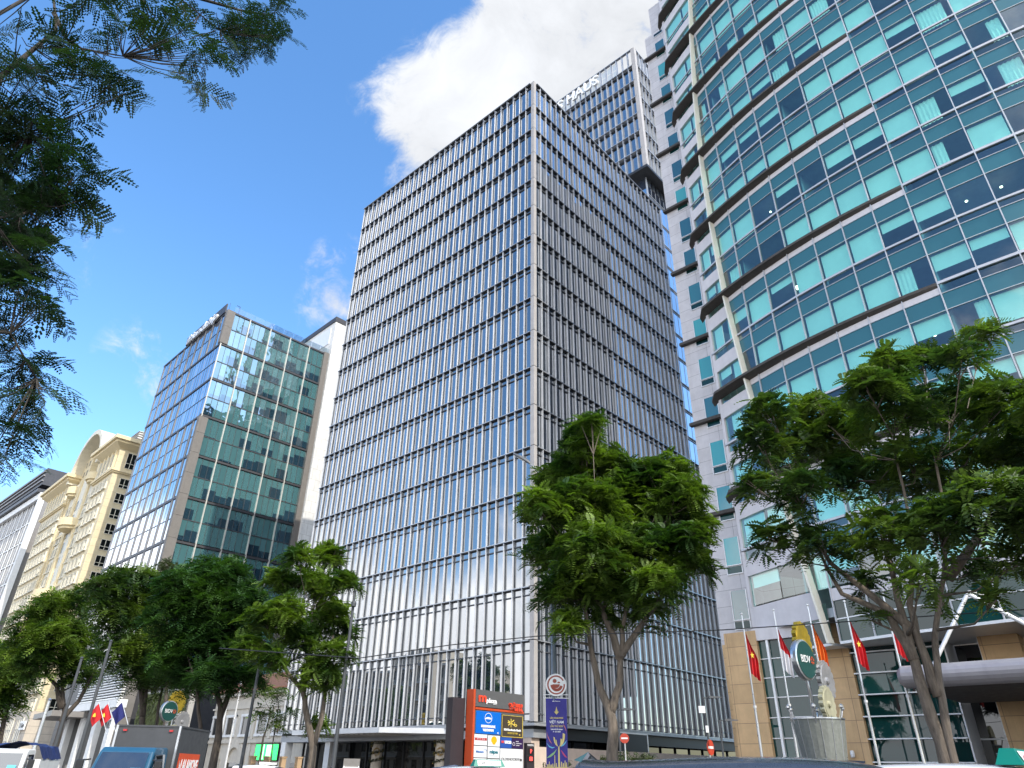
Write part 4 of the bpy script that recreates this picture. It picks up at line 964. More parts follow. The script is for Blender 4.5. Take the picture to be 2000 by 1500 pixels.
LIMB = {
'center':[[(20.6,14.2,1.42),(20.6,14.2,2.2),(20.6,14.1,2.93),(20.6,14.2,3.38),(20.4,14.5,4.3),(20.3,14.6,5.11),(20.2,14.7,6.11),(20.2,14.8,6.98)],[(20.6,14.2,3.3),(20.8,13.9,4.15),(20.8,13.8,5.02),(20.9,13.7,5.93),(21.0,13.5,6.96),(21.1,13.4,8.21)],[(20.8,13.8,5.02),(20.7,14.1,6.02),(20.4,14.4,6.97),(20.3,14.6,8.62)],[(20.8,13.9,4.94),(21.2,13.2,6.01),(21.6,12.6,6.93)]],
'right':[[(20.5,4.7,1.45),(20.5,4.7,2.39),(20.4,4.8,3.74),(20.4,4.8,4.83),(20.4,4.8,6.25),(20.4,4.8,7.51)],[(20.5,4.7,1.45),(20.5,4.5,2.5),(20.5,4.4,3.72),(20.6,4.2,4.9),(20.7,3.7,6.13),(20.7,3.3,7.42),(20.8,3.1,9.27)],[(20.5,4.5,3.38),(20.5,4.6,4.45),(20.5,4.6,5.57),(20.6,4.1,7.12),(20.6,4.0,9.47)],[(20.5,4.7,4.95),(20.3,5.2,5.63),(20.1,6.2,6.81),(19.9,6.7,8.36)],[(20.7,3.6,6.12),(20.9,2.4,7.4),(21.0,1.5,8.19)],[(20.4,4.8,4.22),(20.4,5.1,5.35),(20.1,6.1,5.97),(20.0,6.4,7.12)]],
'front':[[(21.1,31.6,0.99),(21.1,31.6,2.46),(20.7,31.9,3.76),(20.4,32.1,4.87),(19.6,32.6,5.76),(19.1,32.8,6.92)],[(21.1,31.6,2.46),(21.3,31.5,4.0),(21.3,31.5,5.62),(21.3,31.5,7.55)],[(20.4,32.1,4.87),(20.4,32.0,6.52),(20.3,32.2,8.74)]],
'dark':[[(20.6,40.0,1.05),(20.6,40.0,2.99),(20.4,40.1,4.5),(19.7,40.5,6.3),(19.0,40.8,8.16)],[(20.5,40.1,3.99),(20.8,39.9,5.83),(20.5,40.0,7.73)],[(20.2,40.2,1.05),(19.7,40.5,3.45),(19.1,40.7,5.47),(18.1,41.2,7.54)]],
'mid':[[(21.1,49.7,0.89),(20.4,50.0,4.28),(19.8,50.2,6.35),(18.9,50.6,8.47)],[(21.8,49.4,0.89),(21.1,49.7,4.91),(21.1,49.7,7.38)],[(20.4,50.0,4.28),(20.0,50.2,7.3),(19.4,50.4,9.82)]],
'far':[[(20.5,64.8,0.3),(20.6,64.8,2.98),(20.5,64.8,5.08),(19.7,65.1,7.21),(19.0,65.3,10.18)],[(20.4,64.9,4.37),(21.2,64.6,5.84),(21.7,64.4,8.49),(21.8,64.4,10.45)],[(20.2,64.9,5.24),(19.5,65.1,6.83),(18.7,65.4,7.51),(18.0,65.6,8.94)]],
'edge':[[(21.6,81.2,1.14),(21.0,81.3,4.4),(20.8,81.4,6.95),(21.7,81.2,9.23)],[(21.2,81.3,3.16),(19.5,81.7,6.01),(18.5,81.9,8.09)]],
'olive':[[(39.2,86.5,1.31),(37.0,87.5,11.71),(34.9,88.3,20.89)]],
'slim':[[(29.2,50.1,1.07),(29.2,50.1,3.45),(29.4,50.0,5.12)],[(30.0,49.6,1.08),(29.8,49.8,3.47),(29.8,49.8,5.48)]],}
OVER = [(2.03,6.42,10.26),(1.92,6.55,10.82),(2.15,6.77,11.19),(1.86,6.74,10.75),(2.06,6.39,10.31),(1.97,6.55,10.69),(1.84,6.67,10.48),(2.08,7.25,10.87),(2.05,6.81,10.43),(1.76,7.12,10.82),(1.71,7.28,10.66),(1.68,6.69,10.14),(1.95,6.71,10.49),(2.06,7.06,10.99),(1.9,6.84,10.63),(1.95,7.12,10.92),(1.72,6.93,9.85),(1.66,6.8,10.09),(1.53,6.85,9.64),(1.44,7.14,10.02),(1.2,6.7,9.35),(1.45,6.74,9.58),(1.48,6.75,9.36),(1.45,6.61,9.95),(1.42,6.97,9.7),(1.33,7.47,10.7),(1.21,7.49,10.48),(1.15,7.26,10.06),(1.26,7.25,10.01),(1.03,7.18,9.82),(1.22,7.02,9.99),(1.05,7.54,10.45),(1.0,7.67,10.5),(1.18,7.05,10.04),(1.11,7.49,10.15),(0.82,6.6,8.68),(0.96,7.2,9.94),(1.17,7.09,9.78),(1.04,6.69,9.37),(1.0,6.63,9.3),(0.75,6.94,9.47),(1.7,7.26,11.18),(1.5,7.2,11.0),(1.47,7.23,11.57),(1.46,7.06,10.65),(1.67,6.93,10.6),(1.49,7.33,11.7),(1.78,7.13,11.27),(1.95,7.32,11.38),(1.32,7.07,10.71),(2.17,6.83,11.42),(2.09,6.76,11.45),(2.24,6.95,11.94),(1.11,7.37,10.81),(0.72,7.47,10.58),(1.21,7.51,11.25),(0.77,7.76,11.19),(1.02,7.32,10.1),(0.95,7.79,10.59),(1.03,7.61,10.63),(1.1,7.83,11.68),(1.46,6.92,9.53),(1.47,6.84,9.12),(1.35,6.7,9.04),(0.8,6.99,9.62),(0.59,7.41,9.88),(0.67,7.38,9.78),(0.52,7.45,9.94),(0.14,7.32,9.16),(0.15,6.82,9.33),(0.2,7.23,9.76),(0.16,7.2,8.87),(0.13,7.19,8.91),(0.46,7.19,9.61),(0.38,7.32,8.66),(0.37,7.45,8.88),(0.3,6.91,8.71),(0.0,7.31,8.78),(0.22,7.49,8.84),(0.24,7.1,8.87),(0.63,7.13,9.18),(0.48,6.84,8.55),(0.58,6.99,8.47),(0.77,6.85,8.5),(0.69,6.89,8.5),(-0.01,7.12,7.94),(0.13,7.17,8.08),(0.05,7.09,8.21),(-0.07,7.63,8.57),(0.48,7.45,8.57),(0.5,7.23,8.55),(0.69,7.47,8.86),(0.86,6.88,8.47),(0.85,6.64,8.18),(0.85,7.03,8.8),(-0.28,7.45,8.4),(-0.18,7.53,8.88),(-0.15,7.31,8.56),(-0.29,6.86,8.62),(-0.36,6.73,8.41),(0.15,7.93,8.55),(-0.1,7.45,7.7),(0.26,7.78,7.85),(0.12,7.34,8.08),(0.11,7.51,7.8),(0.24,7.74,8.27),(0.04,7.73,8.1),(0.25,7.65,7.99),(0.38,7.54,7.77),(0.23,7.12,7.62),(0.49,7.45,7.82),(0.25,7.3,7.82),(0.57,7.36,7.93),(0.53,7.29,7.55),(0.44,7.6,7.68),(0.37,7.07,7.2),(0.64,7.65,7.82),(0.44,7.2,7.51),(0.3,8.04,7.29),(0.38,8.19,7.31),(0.27,8.05,7.92),(0.43,7.84,7.05),(0.38,8.08,7.87),(0.14,7.89,7.28),(0.1,7.9,7.45),(0.15,7.98,7.55),(0.27,8.14,7.32),(0.43,8.21,7.58),(0.6,8.16,7.6),(0.46,7.81,7.12),(0.63,7.3,7.31),(0.79,7.36,7.28),(0.64,7.74,7.14),(0.54,7.68,7.68),(0.8,7.44,7.39),(0.67,7.86,7.82),(0.8,7.27,7.3),(0.49,7.93,7.53),(0.5,7.87,7.87),(0.55,7.33,7.08),(0.79,7.47,7.42),(0.86,7.46,7.09),(0.88,7.13,6.86),(0.9,7.34,7.18),(0.81,7.28,7.19),(0.82,7.37,7.26),(0.36,7.79,6.8),(0.36,7.77,6.97),(0.53,8.24,7.39),(0.5,8.14,7.26),(0.53,7.69,6.38),(0.53,8.25,6.77),(0.35,8.25,7.32),(0.72,8.05,7.11),(0.45,8.2,6.9),(0.42,7.81,6.8),(0.68,8.04,6.63),(0.7,8.01,6.65),(0.84,7.9,7.12),(0.84,7.62,7.01),(0.79,7.49,7.16),(0.75,7.48,7.02),(0.8,7.52,7.15),(0.68,7.6,7.06),(0.82,7.55,6.73),(0.69,7.84,6.93),(0.65,7.76,6.53),(0.59,7.51,6.46),(0.86,7.79,6.69),(0.84,7.45,6.24),(0.67,7.84,5.98),(0.62,7.97,6.19),(0.69,8.3,6.7),(0.8,7.94,6.37),(0.62,8.0,6.55),(0.54,7.99,6.42),(0.56,7.94,6.17),(0.52,7.74,5.97),(0.9,7.96,6.14),(0.56,8.15,6.58),(0.78,7.65,6.01),(0.84,7.31,5.77),(0.87,7.45,6.08),(0.8,7.63,5.97),(0.94,7.58,5.79),(0.83,7.51,6.06),(1.01,7.47,5.82),(0.96,7.29,5.73),(1.0,7.17,5.6),(0.97,7.99,5.5),(0.82,8.15,5.83),(0.94,7.68,5.49),(0.76,8.02,5.59),(0.79,7.84,5.46),(0.95,7.93,5.56),(0.85,8.2,5.73),(1.08,7.69,5.2),(1.04,7.86,5.13),(0.9,7.73,5.25),(0.93,7.48,5.18),(1.09,7.68,5.18),(1.08,7.84,5.12),(1.24,7.72,5.15),(1.32,7.73,5.16),(1.13,7.42,4.85),(1.09,7.73,5.12),(1.21,7.7,5.02),(1.22,7.1,4.7),(1.28,7.04,4.69),(1.31,7.2,4.64),(1.24,6.99,4.61),(1.0,7.62,4.7),(1.08,8.06,5.04),(1.09,7.44,4.79),(0.99,7.84,4.87),(1.05,8.08,4.86),(1.07,7.82,4.88),(1.23,7.81,4.82),(1.31,7.64,4.7),(1.35,7.71,4.71),(1.27,7.71,4.6),(1.1,7.43,4.34),(1.3,7.99,4.54),(1.16,7.8,4.42),(1.12,7.44,4.28),(1.14,7.55,4.32),(1.35,7.85,4.29),(1.19,7.37,4.1),(1.26,7.8,4.28),(0.12,7.86,7.52),(0.07,8.23,7.67),(-0.3,8.21,7.46),(-0.05,8.27,7.43),(-0.13,8.14,7.53),(-0.24,7.74,7.56),(0.01,8.12,7.12),(-0.1,7.86,6.87),(-0.04,7.97,7.56),(0.14,8.18,7.76),(0.31,8.03,6.87),(0.23,8.32,7.06),(0.22,7.85,6.45),(0.25,7.66,6.45),(-0.01,8.34,6.77),(0.42,8.13,6.83),(-0.02,8.13,6.52),(0.43,7.67,6.2),(0.23,8.29,6.45),(0.34,8.04,6.33),(0.74,7.82,5.18),(0.52,8.04,5.73),(0.71,8.14,5.74),(0.79,7.84,5.31),(0.71,7.88,5.6),(0.46,8.22,5.77),(0.64,8.19,5.82),(0.48,7.86,5.38),(-0.34,7.99,8.13),(-0.38,7.91,8.52),(-0.31,7.69,7.84),(-0.65,8.26,8.7),(-0.42,8.15,8.31),(-0.44,7.68,8.27),(-0.54,8.0,8.52),(-0.61,7.71,8.09),(-0.6,8.11,9.31),(-0.41,8.07,9.36),(-0.73,8.23,9.39),(-0.45,8.22,9.42),(-0.63,7.7,9.02),(-0.53,7.73,8.69)]
OVER_BR = [[(1.16,7.51,1.59),(0.36,7.59,3.83),(-0.24,7.6,5.66),(-0.47,7.59,7.15),(-0.17,7.6,8.25),(0.06,7.6,9.34),(-0.1,7.6,9.77)],
[(-0.04,7.6,9.58),(0.18,7.6,9.32),(0.36,7.59,9.31),(0.76,7.56,9.57)],
[(-0.34,7.59,6.22),(0.06,7.6,6.24),(0.53,7.58,6.7),(0.76,7.56,7.07)],
[(0.09,7.6,4.72),(0.35,7.59,5.18),(0.87,7.55,5.36),(1.21,7.5,4.97)],
[(-0.47,7.59,7.15),(-0.58,7.58,8.59),(-0.05,7.6,10.48),(0.92,7.54,11.2),(1.67,7.41,10.99)],
[(0.92,7.54,11.2),(1.83,7.38,11.64),(2.23,7.26,11.87)],
[(-0.17,7.6,8.25),(-0.1,7.6,7.9),(0.29,7.59,7.76)],]
# ---------------------------------------------------------------- trees
def leaf_mat(name, dark, light, trans=0.35, sc=0.55):
    s = NT(name); geo = s.n('ShaderNodeNewGeometry'); isl = geo.outputs['Random Per Island']
    f = s.rng(s.noise(sc, 3, 0.5), 0.38, 0.66, 0, 1)
    c = s.mixc(f, dark, light)
    v = s.n('ShaderNodeVectorMath', operation='SCALE'); s.l(c, v.inputs[0]); s.l(s.rng(isl, 0, 1, 0.6, 1.35), v.inputs['Scale'])
    d = s.n('ShaderNodeBsdfPrincipled'); d.inputs['Roughness'].default_value = 0.5; d.inputs['Specular IOR Level'].default_value = 0.35; s.l(v.outputs[0], d.inputs['Base Color'])
    t = s.n('ShaderNodeBsdfTranslucent'); v2 = s.n('ShaderNodeVectorMath', operation='MULTIPLY'); s.l(v.outputs[0], v2.inputs[0]); v2.inputs[1].default_value = (1.3, 1.5, 0.5); s.l(v2.outputs[0], t.inputs[0])
    m = s.n('ShaderNodeMixShader'); m.inputs[0].default_value = trans; s.l(d.outputs[0], m.inputs[1]); s.l(t.outputs[0], m.inputs[2]); s.l(m.outputs[0], s.out.inputs[0])
leaf_mat('leaf', (0.036, 0.082, 0.018), (0.165, 0.245, 0.034))
leaf_mat('leaf_dark', (0.028, 0.075, 0.022), (0.06, 0.13, 0.025))
leaf_mat('leaf_teal', (0.034, 0.075, 0.024), (0.125, 0.185, 0.030))
leaf_mat('leaf_olive', (0.055, 0.075, 0.03), (0.085, 0.10, 0.04))
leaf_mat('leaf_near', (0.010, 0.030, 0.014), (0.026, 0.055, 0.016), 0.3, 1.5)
def bark(name, col):
    s = NT(name); p = s.n('ShaderNodeBsdfPrincipled'); s.l(p.outputs[0], s.out.inputs[0]); p.inputs['Roughness'].default_value = 0.9
    mp = s.n('ShaderNodeMapping'); s.l(s.pos(), mp.inputs[0]); mp.inputs['Scale'].default_value = (6, 6, 1.2)
    f = s.noise(1.6, 8, 0.7, mp.outputs[0])
    s.l(s.ramp(f, [(0.3, mul(col, 0.45)), (0.5, col), (0.68, mul(col, 1.5))]), p.inputs['Base Color'])
    s.l(s.bump(f, 0.7, 0.05), p.inputs['Normal'])
bark('bark', (0.135, 0.108, 0.083)); bark('bark_dark', (0.075, 0.06, 0.048))
def frond(pairs, L, leaflets=0, droop=.55, w=.40, jit=0.0):
    """one feathery leaf lying along +x: pairs of side leaflets, each a pointed quad (or, close by, rows of tiny ones)"""
    Q = []
    for i in range(pairs):
        t = (i+.6)/pairs; x = L*t; z = -droop*L*t*t; ll = w*L*(1-abs(t-.45)**1.6*1.7)+.03*L
        for sgn in (-1, 1):
            ll = ll*(1+jit*rng.normal()); d = np.array([.55, sgn*.83, -.18])+jit*rng.normal(size=3); d /= np.linalg.norm(d); p = np.array([x, 0, z]); side = np.array([.83, -sgn*.55, .0])
            if not leaflets:   # simple pointed leaflets
                hw = ll*.22
                Q.append([p, p+d*ll*.55+side*hw, p+d*ll, p+d*ll*.5-side*hw])
            else:
                for j in range(leaflets):
                    tt = (j+.7)/leaflets; c = p+d*ll*tt+np.array([0, 0, -.25*ll*tt*tt]); l2 = ll*.20*(1.1-.8*abs(tt-.45))*(1+jit*rng.normal()); h2 = ll/leaflets*.62
                    for s2 in (-1, 1):
                        e = d*.35+side*s2*.9; Q.append([c, c+e*l2*.5+d*h2, c+e*l2, c+e*l2*.5-d*h2])
    return np.array(Q)
FR_MID = frond(7, 1.0); FR_FAR = frond(5, 1.0, w=.36); FR_NEARS = [frond(9, 1.0, 6, dr, ww, .16) for dr, ww in ((.30, .34), (.45, .38), (.55, .32), (.40, .42))]
def instance(T, pos, az, el, roll, sc):
    """copies of template T (q,4,3): turned to azimuth az, raised by el, rolled and scaled"""
    n = len(pos); ca, sa, ce, se, cr, sr = np.cos(az), np.sin(az), np.cos(el), np.sin(el), np.cos(roll), np.sin(roll)
    X = np.stack([ca*ce, sa*ce, se], -1); Y = np.stack([-sa, ca, np.zeros(n)], -1); Z = np.cross(X, Y)
    Y2 = Y*cr[:, None]+Z*sr[:, None]; Z2 = -Y*sr[:, None]+Z*cr[:, None]
    R = np.stack([X, Y2, Z2], 1)*sc[:, None, None]
    return np.einsum('qvk,nkj->nqvj', T, R)+pos[:, None, None, :]
def crown(tree, blobs, dens, flen, T, m, k=7, gap=.0, name='crown'):
    P = []; AZ = []; EL = []
    for (x, y, z, r) in blobs:
        n = max(4, int(dens*r*r))
        for _ in range(n):
            d = rng.normal(size=3); d /= np.linalg.norm(d)
            if d[2] < -.35 and rng.random() < .6: d[2] *= -1
            c = np.array([x, y, z])+d*r*np.array([1, 1, .82])*(rng.random()**.33)
            if rng.random() < gap: continue
            a0 = rng.random()*2*PI; kk = max(3, k+rng.integers(-2, 3)); out_az = math.atan2(d[1], d[0])
            for j in range(kk):
                a = a0+2*PI*j/kk+rng.normal()*.4; e = .30-.42*math.cos(a-out_az)+rng.normal()*.36
                P.append(c+rng.normal(size=3)*.04); AZ.append(a); EL.append(e)
    P = np.array(P); n = len(P); V = instance(T, P, np.array(AZ), np.array(EL), rng.normal(size=n)*.25, flen*rng.uniform(.7, 1.2, n))
    V = V.reshape(-1, 3); return fast_mesh(name, V, len(V)//4, m, tree)
def limbs_mesh(tree, limbs, r0, blobs, m, twig=.035):
    b = MB(); nodes = []
    for i, l in enumerate(limbs):
        l = [Vector(p) for p in l]
        if i == 0 or l[0].z < 1.6: l[0].z = 0.0; l = [l[0], l[0].lerp(l[1], .12)+Vector((0, 0, .02))]+l[1:]
        # smooth the polyline a little
        q = []
        for a, c in zip(l[:-1], l[1:]):
            for t in (0, .34, .67): q.append(a.lerp(c, t)+Vector((random.uniform(-1, 1), random.uniform(-1, 1), 0))*.025)
        q.append(l[-1]); n = len(q); a = r0*(1 if i == 0 else .62)
        rad = [max(twig, a*(1-.80*(j/(n-1))**.9)*(1.28 if j == 0 and q[0].z < .2 else 1)) for j in range(n)]
        b.tube(q, rad, 10); nodes += [(p, rr) for p, rr in zip(q[n//3:], rad[n//3:])]
    for (x, y, z, r) in blobs:
        c = Vector((x, y, z)); cand = [(p, rr) for p, rr in nodes if p.z < z+.2] or nodes
        p, rr = min(cand, key=lambda t: (t[0]-c).length+(0 if t[0].z < z-.3 else .8))
        mid = p.lerp(c, .5)+Vector((random.uniform(-.2, .2), random.uniform(-.2, .2), -.12*(c-p).length)); r1 = min(rr*.6, .075)
        b.tube([p, mid, c], [r1, r1*.6, twig*.5], 6)
        for _ in range(3):
            d = Vector((random.uniform(-1, 1), random.uniform(-1, 1), random.uniform(-.3, .8)))*r*.8; b.tube([mid.lerp(c, .6), c+d], [twig*.7, twig*.25], 5, False)
    return b.build('trunk', m, tree, smooth=True)
def tree(key, name, label, r0, dens, flen, T, lm, bm, group='street trees', k=7, gap=0.0):
    grow = {'mid': 1.12, 'far': 1.15, 'edge': 1.12, 'dark': 1.04, 'right': .96, 'center': .93, 'front': .95}.get(key, 1.0); BLOB[key] = [(x, y, z, r*grow) for x, y, z, r in BLOB[key]]
    base = LIMB[key][0][0]; t = thing(name, label, 'tree', (base[0], base[1], 0), group)
    limbs_mesh(t, LIMB[key], r0, BLOB[key], bm); crown(t, BLOB[key], dens, flen, T, lm, k, gap); return t
tree('center', 'street_tree', 'bright green feathery tree in front of the grey tower’s corner, beside the blue banner', .25, 72, .46, FR_MID, 'leaf', 'bark')
tree('right', 'street_tree', 'wide feathery tree on leaning grey trunks in front of the curved teal tower', .22, 58, .46, FR_MID, 'leaf_teal', 'bark', gap=.22)
tree('front', 'street_tree', 'mid green tree with a knotty forked trunk beside the slatted entrance canopy', .25, 52, .56, FR_MID, 'leaf', 'bark')
tree('dark', 'street_tree', 'darkest dense round tree, behind the grey delivery truck', .30, 52, .62, FR_FAR, 'leaf_dark', 'bark_dark', k=8)
tree('mid', 'street_tree', 'loose green tree between the darkest tree and the tree with the leaning forked trunk', .30, 44, .68, FR_FAR, 'leaf_teal', 'bark_dark')
tree('far', 'street_tree', 'tree with a leaning dark forked trunk in front of the cream hotel', .34, 34, .76, FR_FAR, 'leaf', 'bark_dark', gap=.1)
tree('edge', 'street_tree', "yellow-green tree beyond the tarpaulin truck, cut by the picture's edge", .34, 22, 1.0, FR_FAR, 'leaf', 'bark_dark')
tree('olive', 'tall_tree', 'small-leaved olive coloured treetop rising over the street trees against the glass block', .40, 26, .5, FR_FAR, 'leaf_olive', 'bark_dark', group='trees near the glass block')
tree('slim', 'slim_tree', 'small tree on two thin dark stems in front of the old cream building', .15, 13, .7, FR_FAR, 'leaf_teal', 'bark_dark', group='trees near the glass block')
# the tree over the camera's left shoulder: only its hanging sprays reach into the picture
t = thing('overhanging_tree', 'dark feathery foliage hanging close overhead against the open sky', 'tree', (1.16, 7.5, 0))
P = []; AZ = []; EL = []
for p in OVER:
    if rng.random() < (.62 if p[2] > 8.6 and p[0] < 1.3 else .46): continue
    k = rng.integers(3, 6); a0 = rng.random()*2*PI
    for j in range(k):
        P.append(np.array(p)+rng.normal(size=3)*.03); AZ.append(a0+2*PI*j/k+rng.normal()*.3); EL.append(.0+rng.normal()*.42)
P = np.array(P); n = len(P)
AZ = np.array(AZ); EL = np.array(EL); which = rng.integers(0, 4, n); ro = rng.normal(size=n)*.45; sz = .42*rng.uniform(.6, 1.25, n)
V = np.concatenate([instance(FR_NEARS[q], P[which == q], AZ[which == q], EL[which == q], ro[which == q], sz[which == q]).reshape(-1, 3) for q in range(4)])
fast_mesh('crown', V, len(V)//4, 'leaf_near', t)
b = MB(); nodes = []
for i, l in enumerate(OVER_BR):
    l = [Vector(p) for p in l]
    if i == 0: l[0].z = 0
    n = len(l); rad = [([.2, .13, .07, .045, .03, .022, .014][j] if i == 0 else .028*(1-.75*j/(n-1))) for j in range(n)]
    b.tube(l, rad, 10); 
    for a, c in zip(l[:-1], l[1:]): nodes += [a.lerp(c, s) for s in (.25, .6, 1)]
for p in OVER:
    p = Vector(p); q = min(nodes, key=lambda v: (v-p).length); b.tube([q, q.lerp(p, .5)+Vector((0, 0, -.05)), p], [.008, .006, .004], 5, False)
bark('bark_near', (0.045, 0.038, 0.030)); b.build('trunk', 'bark_near', t, smooth=True)
# the same kind of tree stands across the street too, behind the camera: dark shapes mirrored in the lower windows
first = next(o for o in bpy.data.objects if o.get('category') == 'tree' and o['label'].startswith('mid green'))
for i, (x, y, r_) in enumerate(((-15, 3, 1.0), (-11, 30, 2.2), (-9, 47, 4.0), (-10, 66, 5.1))):
    copy_thing(first, (x, y, 0), r_, 'leafy tree across the street, only mirrored in the lowest windows of the grey tower', 'street trees across the street')
# planted bushes by the low wall
def bush(label, x, y, r, h):
    t = thing('bush', label, 'bush', (x, y, 0), 'bushes by the low stone wall')
    bl = [(x+random.uniform(-r, r)*.6, y+random.uniform(-r, r)*.6, h*.3+random.random()*h*.45, r*.55) for _ in range(7)]
    MB().tube([(x, y, 0), (x, y, h*.6)], [.06, .03], 6).build('stem', 'bark_dark', t)
    crown(t, bl, 40, .42, FR_FAR, 'leaf_olive', 6, name='foliage')
bush('spiky olive bush between the tall tenant sign and the blue banner', 34.6, 27.6, 1.0, 3.1)
bush('low olive bush touching the blue banner, away from the tenant sign', 36.3, 25.0, 1.2, 3.0)
bush('low olive bush beside the trunk of the tree in front of the grey tower', 37.0, 23.6, 1.1, 2.9)
# ---------------------------------------------------------------- ground
def sheet(name, x0, x1, y0, y1, z, m):
    b = MB(); b.poly([(x0, y0, z), (x1, y0, z), (x1, y1, z), (x0, y1, z)]); return b.build(name, m, kind='structure')
sheet('ground', -1500, 1500, -1500, 1500, -.16, 'pavement')
sheet('road', 2.5, 34, -400, 900, -.01, 'asphalt')
def slab(name, x0, x1, y0, y1, m, z=.14):
    b = MB(); b.box(WF, x0, x1, y0, y1, -.15, z); return b.build(name, m, kind='structure')
slab('pavement', -24, 2.2, -400, 900, 'pavement', .0); slab('kerb', 2.2, 2.5, -400, 900, 'kerb', .0)
slab('median_strip', 18.8, 22.4, -400, 900, 'soil', .13); slab('kerb', 18.5, 18.8, -400, 900, 'kerb'); slab('kerb', 22.4, 22.7, -400, 900, 'kerb')
slab('pavement', 34.3, 60, -400, 900, 'pavement', .13); slab('kerb', 34, 34.3, -400, 900, 'kerb')
b = MB()
for x in (6.3, 10.2, 14.2, 28.2):
    for y in range(-60, 240, 9): b.poly([(x, y, -.005), (x+.15, y, -.005), (x+.15, y+3.5, -.005), (x, y+3.5, -.005)])
b.build('road_markings', 'road_paint', kind='structure')

# ---------------------------------------------------------------- low stone wall by the driveway
w = thing('low_wall', 'low pinkish stone wall along the driveway between the grey tower and the teal tower', 'wall', (50, 34.6, 0))
b = MB(); b.box(WF, 40.2, 72, 34.2, 34.7, 0, 3.1); b.build('wall', 'pink_stone', w)
b = MB(); pts = [(51.5+1.2*math.cos(a), 34.18, 1.55+1.1*math.sin(a)) for a in np.linspace(0, PI, 12)]+[(50.3, 34.18, 0), (52.7, 34.18, 0)]
b.poly(pts); b.build('arched_opening', 'black', w)

# ---------------------------------------------------------------- tenant totem sign
mat('sign_grey', (0.10, 0.10, 0.10), 0.5, var=0.06); mat('sign_dark', (0.035, 0.028, 0.032), 0.5, var=0.1); mat('sign_orange', (0.50, 0.07, 0.02), 0.45, var=0.05)
mat('letter_red', (0.85, 0.07, 0.03), 0.4, var=0); mat('shin_blue', (0.0, 0.13, 0.55), 0.4, var=0); mat('kb_brown', (0.055, 0.042, 0.028), 0.5, var=0)
mat('gold', (0.80, 0.60, 0.10), 0.4, var=0); mat('shell_orange', (0.90, 0.42, 0.01), 0.4, var=0); mat('uob_blue', (0.02, 0.08, 0.35), 0.4, var=0); mat('violet', (0.03, 0.012, 0.07), 0.4, var=0)
mat('logo_teal', (0.02, 0.16, 0.20), 0.4, var=0); mat('logo_blue', (0.10, 0.22, 0.50), 0.4, var=0); mat('deep_red', (0.42, 0.03, 0.03), 0.45, var=0)
mat('cell_white', (0.74, 0.75, 0.76), 0.4, var=0)
tot = thing('tenant_sign', 'tall grey and orange sign board full of company logos', 'sign', (29, 27.2, 0))
TX, TW = 27.25, 3.72
FT = F((TX, 27.0), (1, 0), (0, -1)); U = TW/770.0; ZT = 5.26
def tz(v): return ZT-(v-115)*.00262
b = MB(); b.box(FT, 0, TW, -.42, 0, 0, tz(430)); b.build('body', 'sign_grey', tot)
b = MB(); b.box(FT, -.02, TW+.02, -.44, .05, tz(418), ZT); b.build('header', 'sign_grey', tot)
b = MB(); b.box(FT, .0, TW, -.02, .035, tz(470), tz(432)); b.build('stripe', 'sign_orange', tot)
b = MB(); b.box(FT, -.16, -.025, -.46, .03, 0, ZT); b.build('side_panel', 'sign_orange', tot)
b = MB(); b.box(FT, -1.05, -.18, -.95, -.55, 0, ZT-.42); b.build('rear_slab', 'sign_dark', tot)
FTt = FT
def cell(x0, x1, v0, v1, m): 
    b = MB(); b.box(FT, x0*TW, x1*TW, 0, .03, tz(v1), tz(v0)); return b.build('panel', m, tot)
def lab(s, x, v, size, m, w=None, par=None, bold=0.0, n=.04): return text(s, size*.56, m, FT, x*TW, tz(v), n, par or tot, 'lettering', .016, width=w, bold=bold)
def disc(par, name, m, x, v, rx, rz, n=.036, a0=0, a1=2*PI, k=24, inner=0):
    b = MB(); u, z = x*TW, tz(v); rz *= .54
    for j in range(k):
        p, q = a0+(a1-a0)*j/k, a0+(a1-a0)*(j+1)/k
        b.poly([FT.p(u+rx*inner*math.cos(p), n, z+rz*inner*math.sin(p)), FT.p(u+rx*math.cos(p), n, z+rz*math.sin(p)), FT.p(u+rx*math.cos(q), n, z+rz*math.sin(q)), FT.p(u+rx*inner*math.cos(q), n, z+rz*inner*math.sin(q))])
    return b.build(name, m, par)
lab('m', .12, 258, 1.05, 'letter_red', .58, bold=.02, n=.08); lab('plaza', .30, 300, .52, 'white', .80, bold=.012, n=.08); lab('saigon', .37, 352, .12, 'white', .3, n=.08)
lab('ĐƯỜNG 3', .81, 335, .36, 'letter_red', 1.12, bold=.02, n=.08); lab('Ở ĐẠI LÀ', .81, 408, .36, 'letter_red', 1.12, bold=.02, n=.08)
c = cell(.02, .515, 492, 882, 'shin_blue'); disc(c, 'emblem_ring', 'white', .26, 605, .27, .44, inner=.90); disc(c, 'emblem', 'white', .26, 625, .24, .17, a0=0, a1=PI); lab('SHINHAN BANK', .26, 755, .25, 'white', 1.06, c, .012); lab('VIETNAM', .26, 820, .25, 'white', .8, c, .012); lab('8', .455, 858, .2, 'white', .1, c)
c = cell(.53, .985, 520, 918, 'kb_brown')
b = MB()
for x0, x1, v0, v1 in ((.535, .98, 524, 530), (.535, .98, 906, 914), (.535, .541, 524, 914), (.972, .98, 524, 914)): b.box(FT, x0*TW, x1*TW, .03, .036, tz(v1), tz(v0))
b.build('gold_frame', 'gold', c)
b = MB()
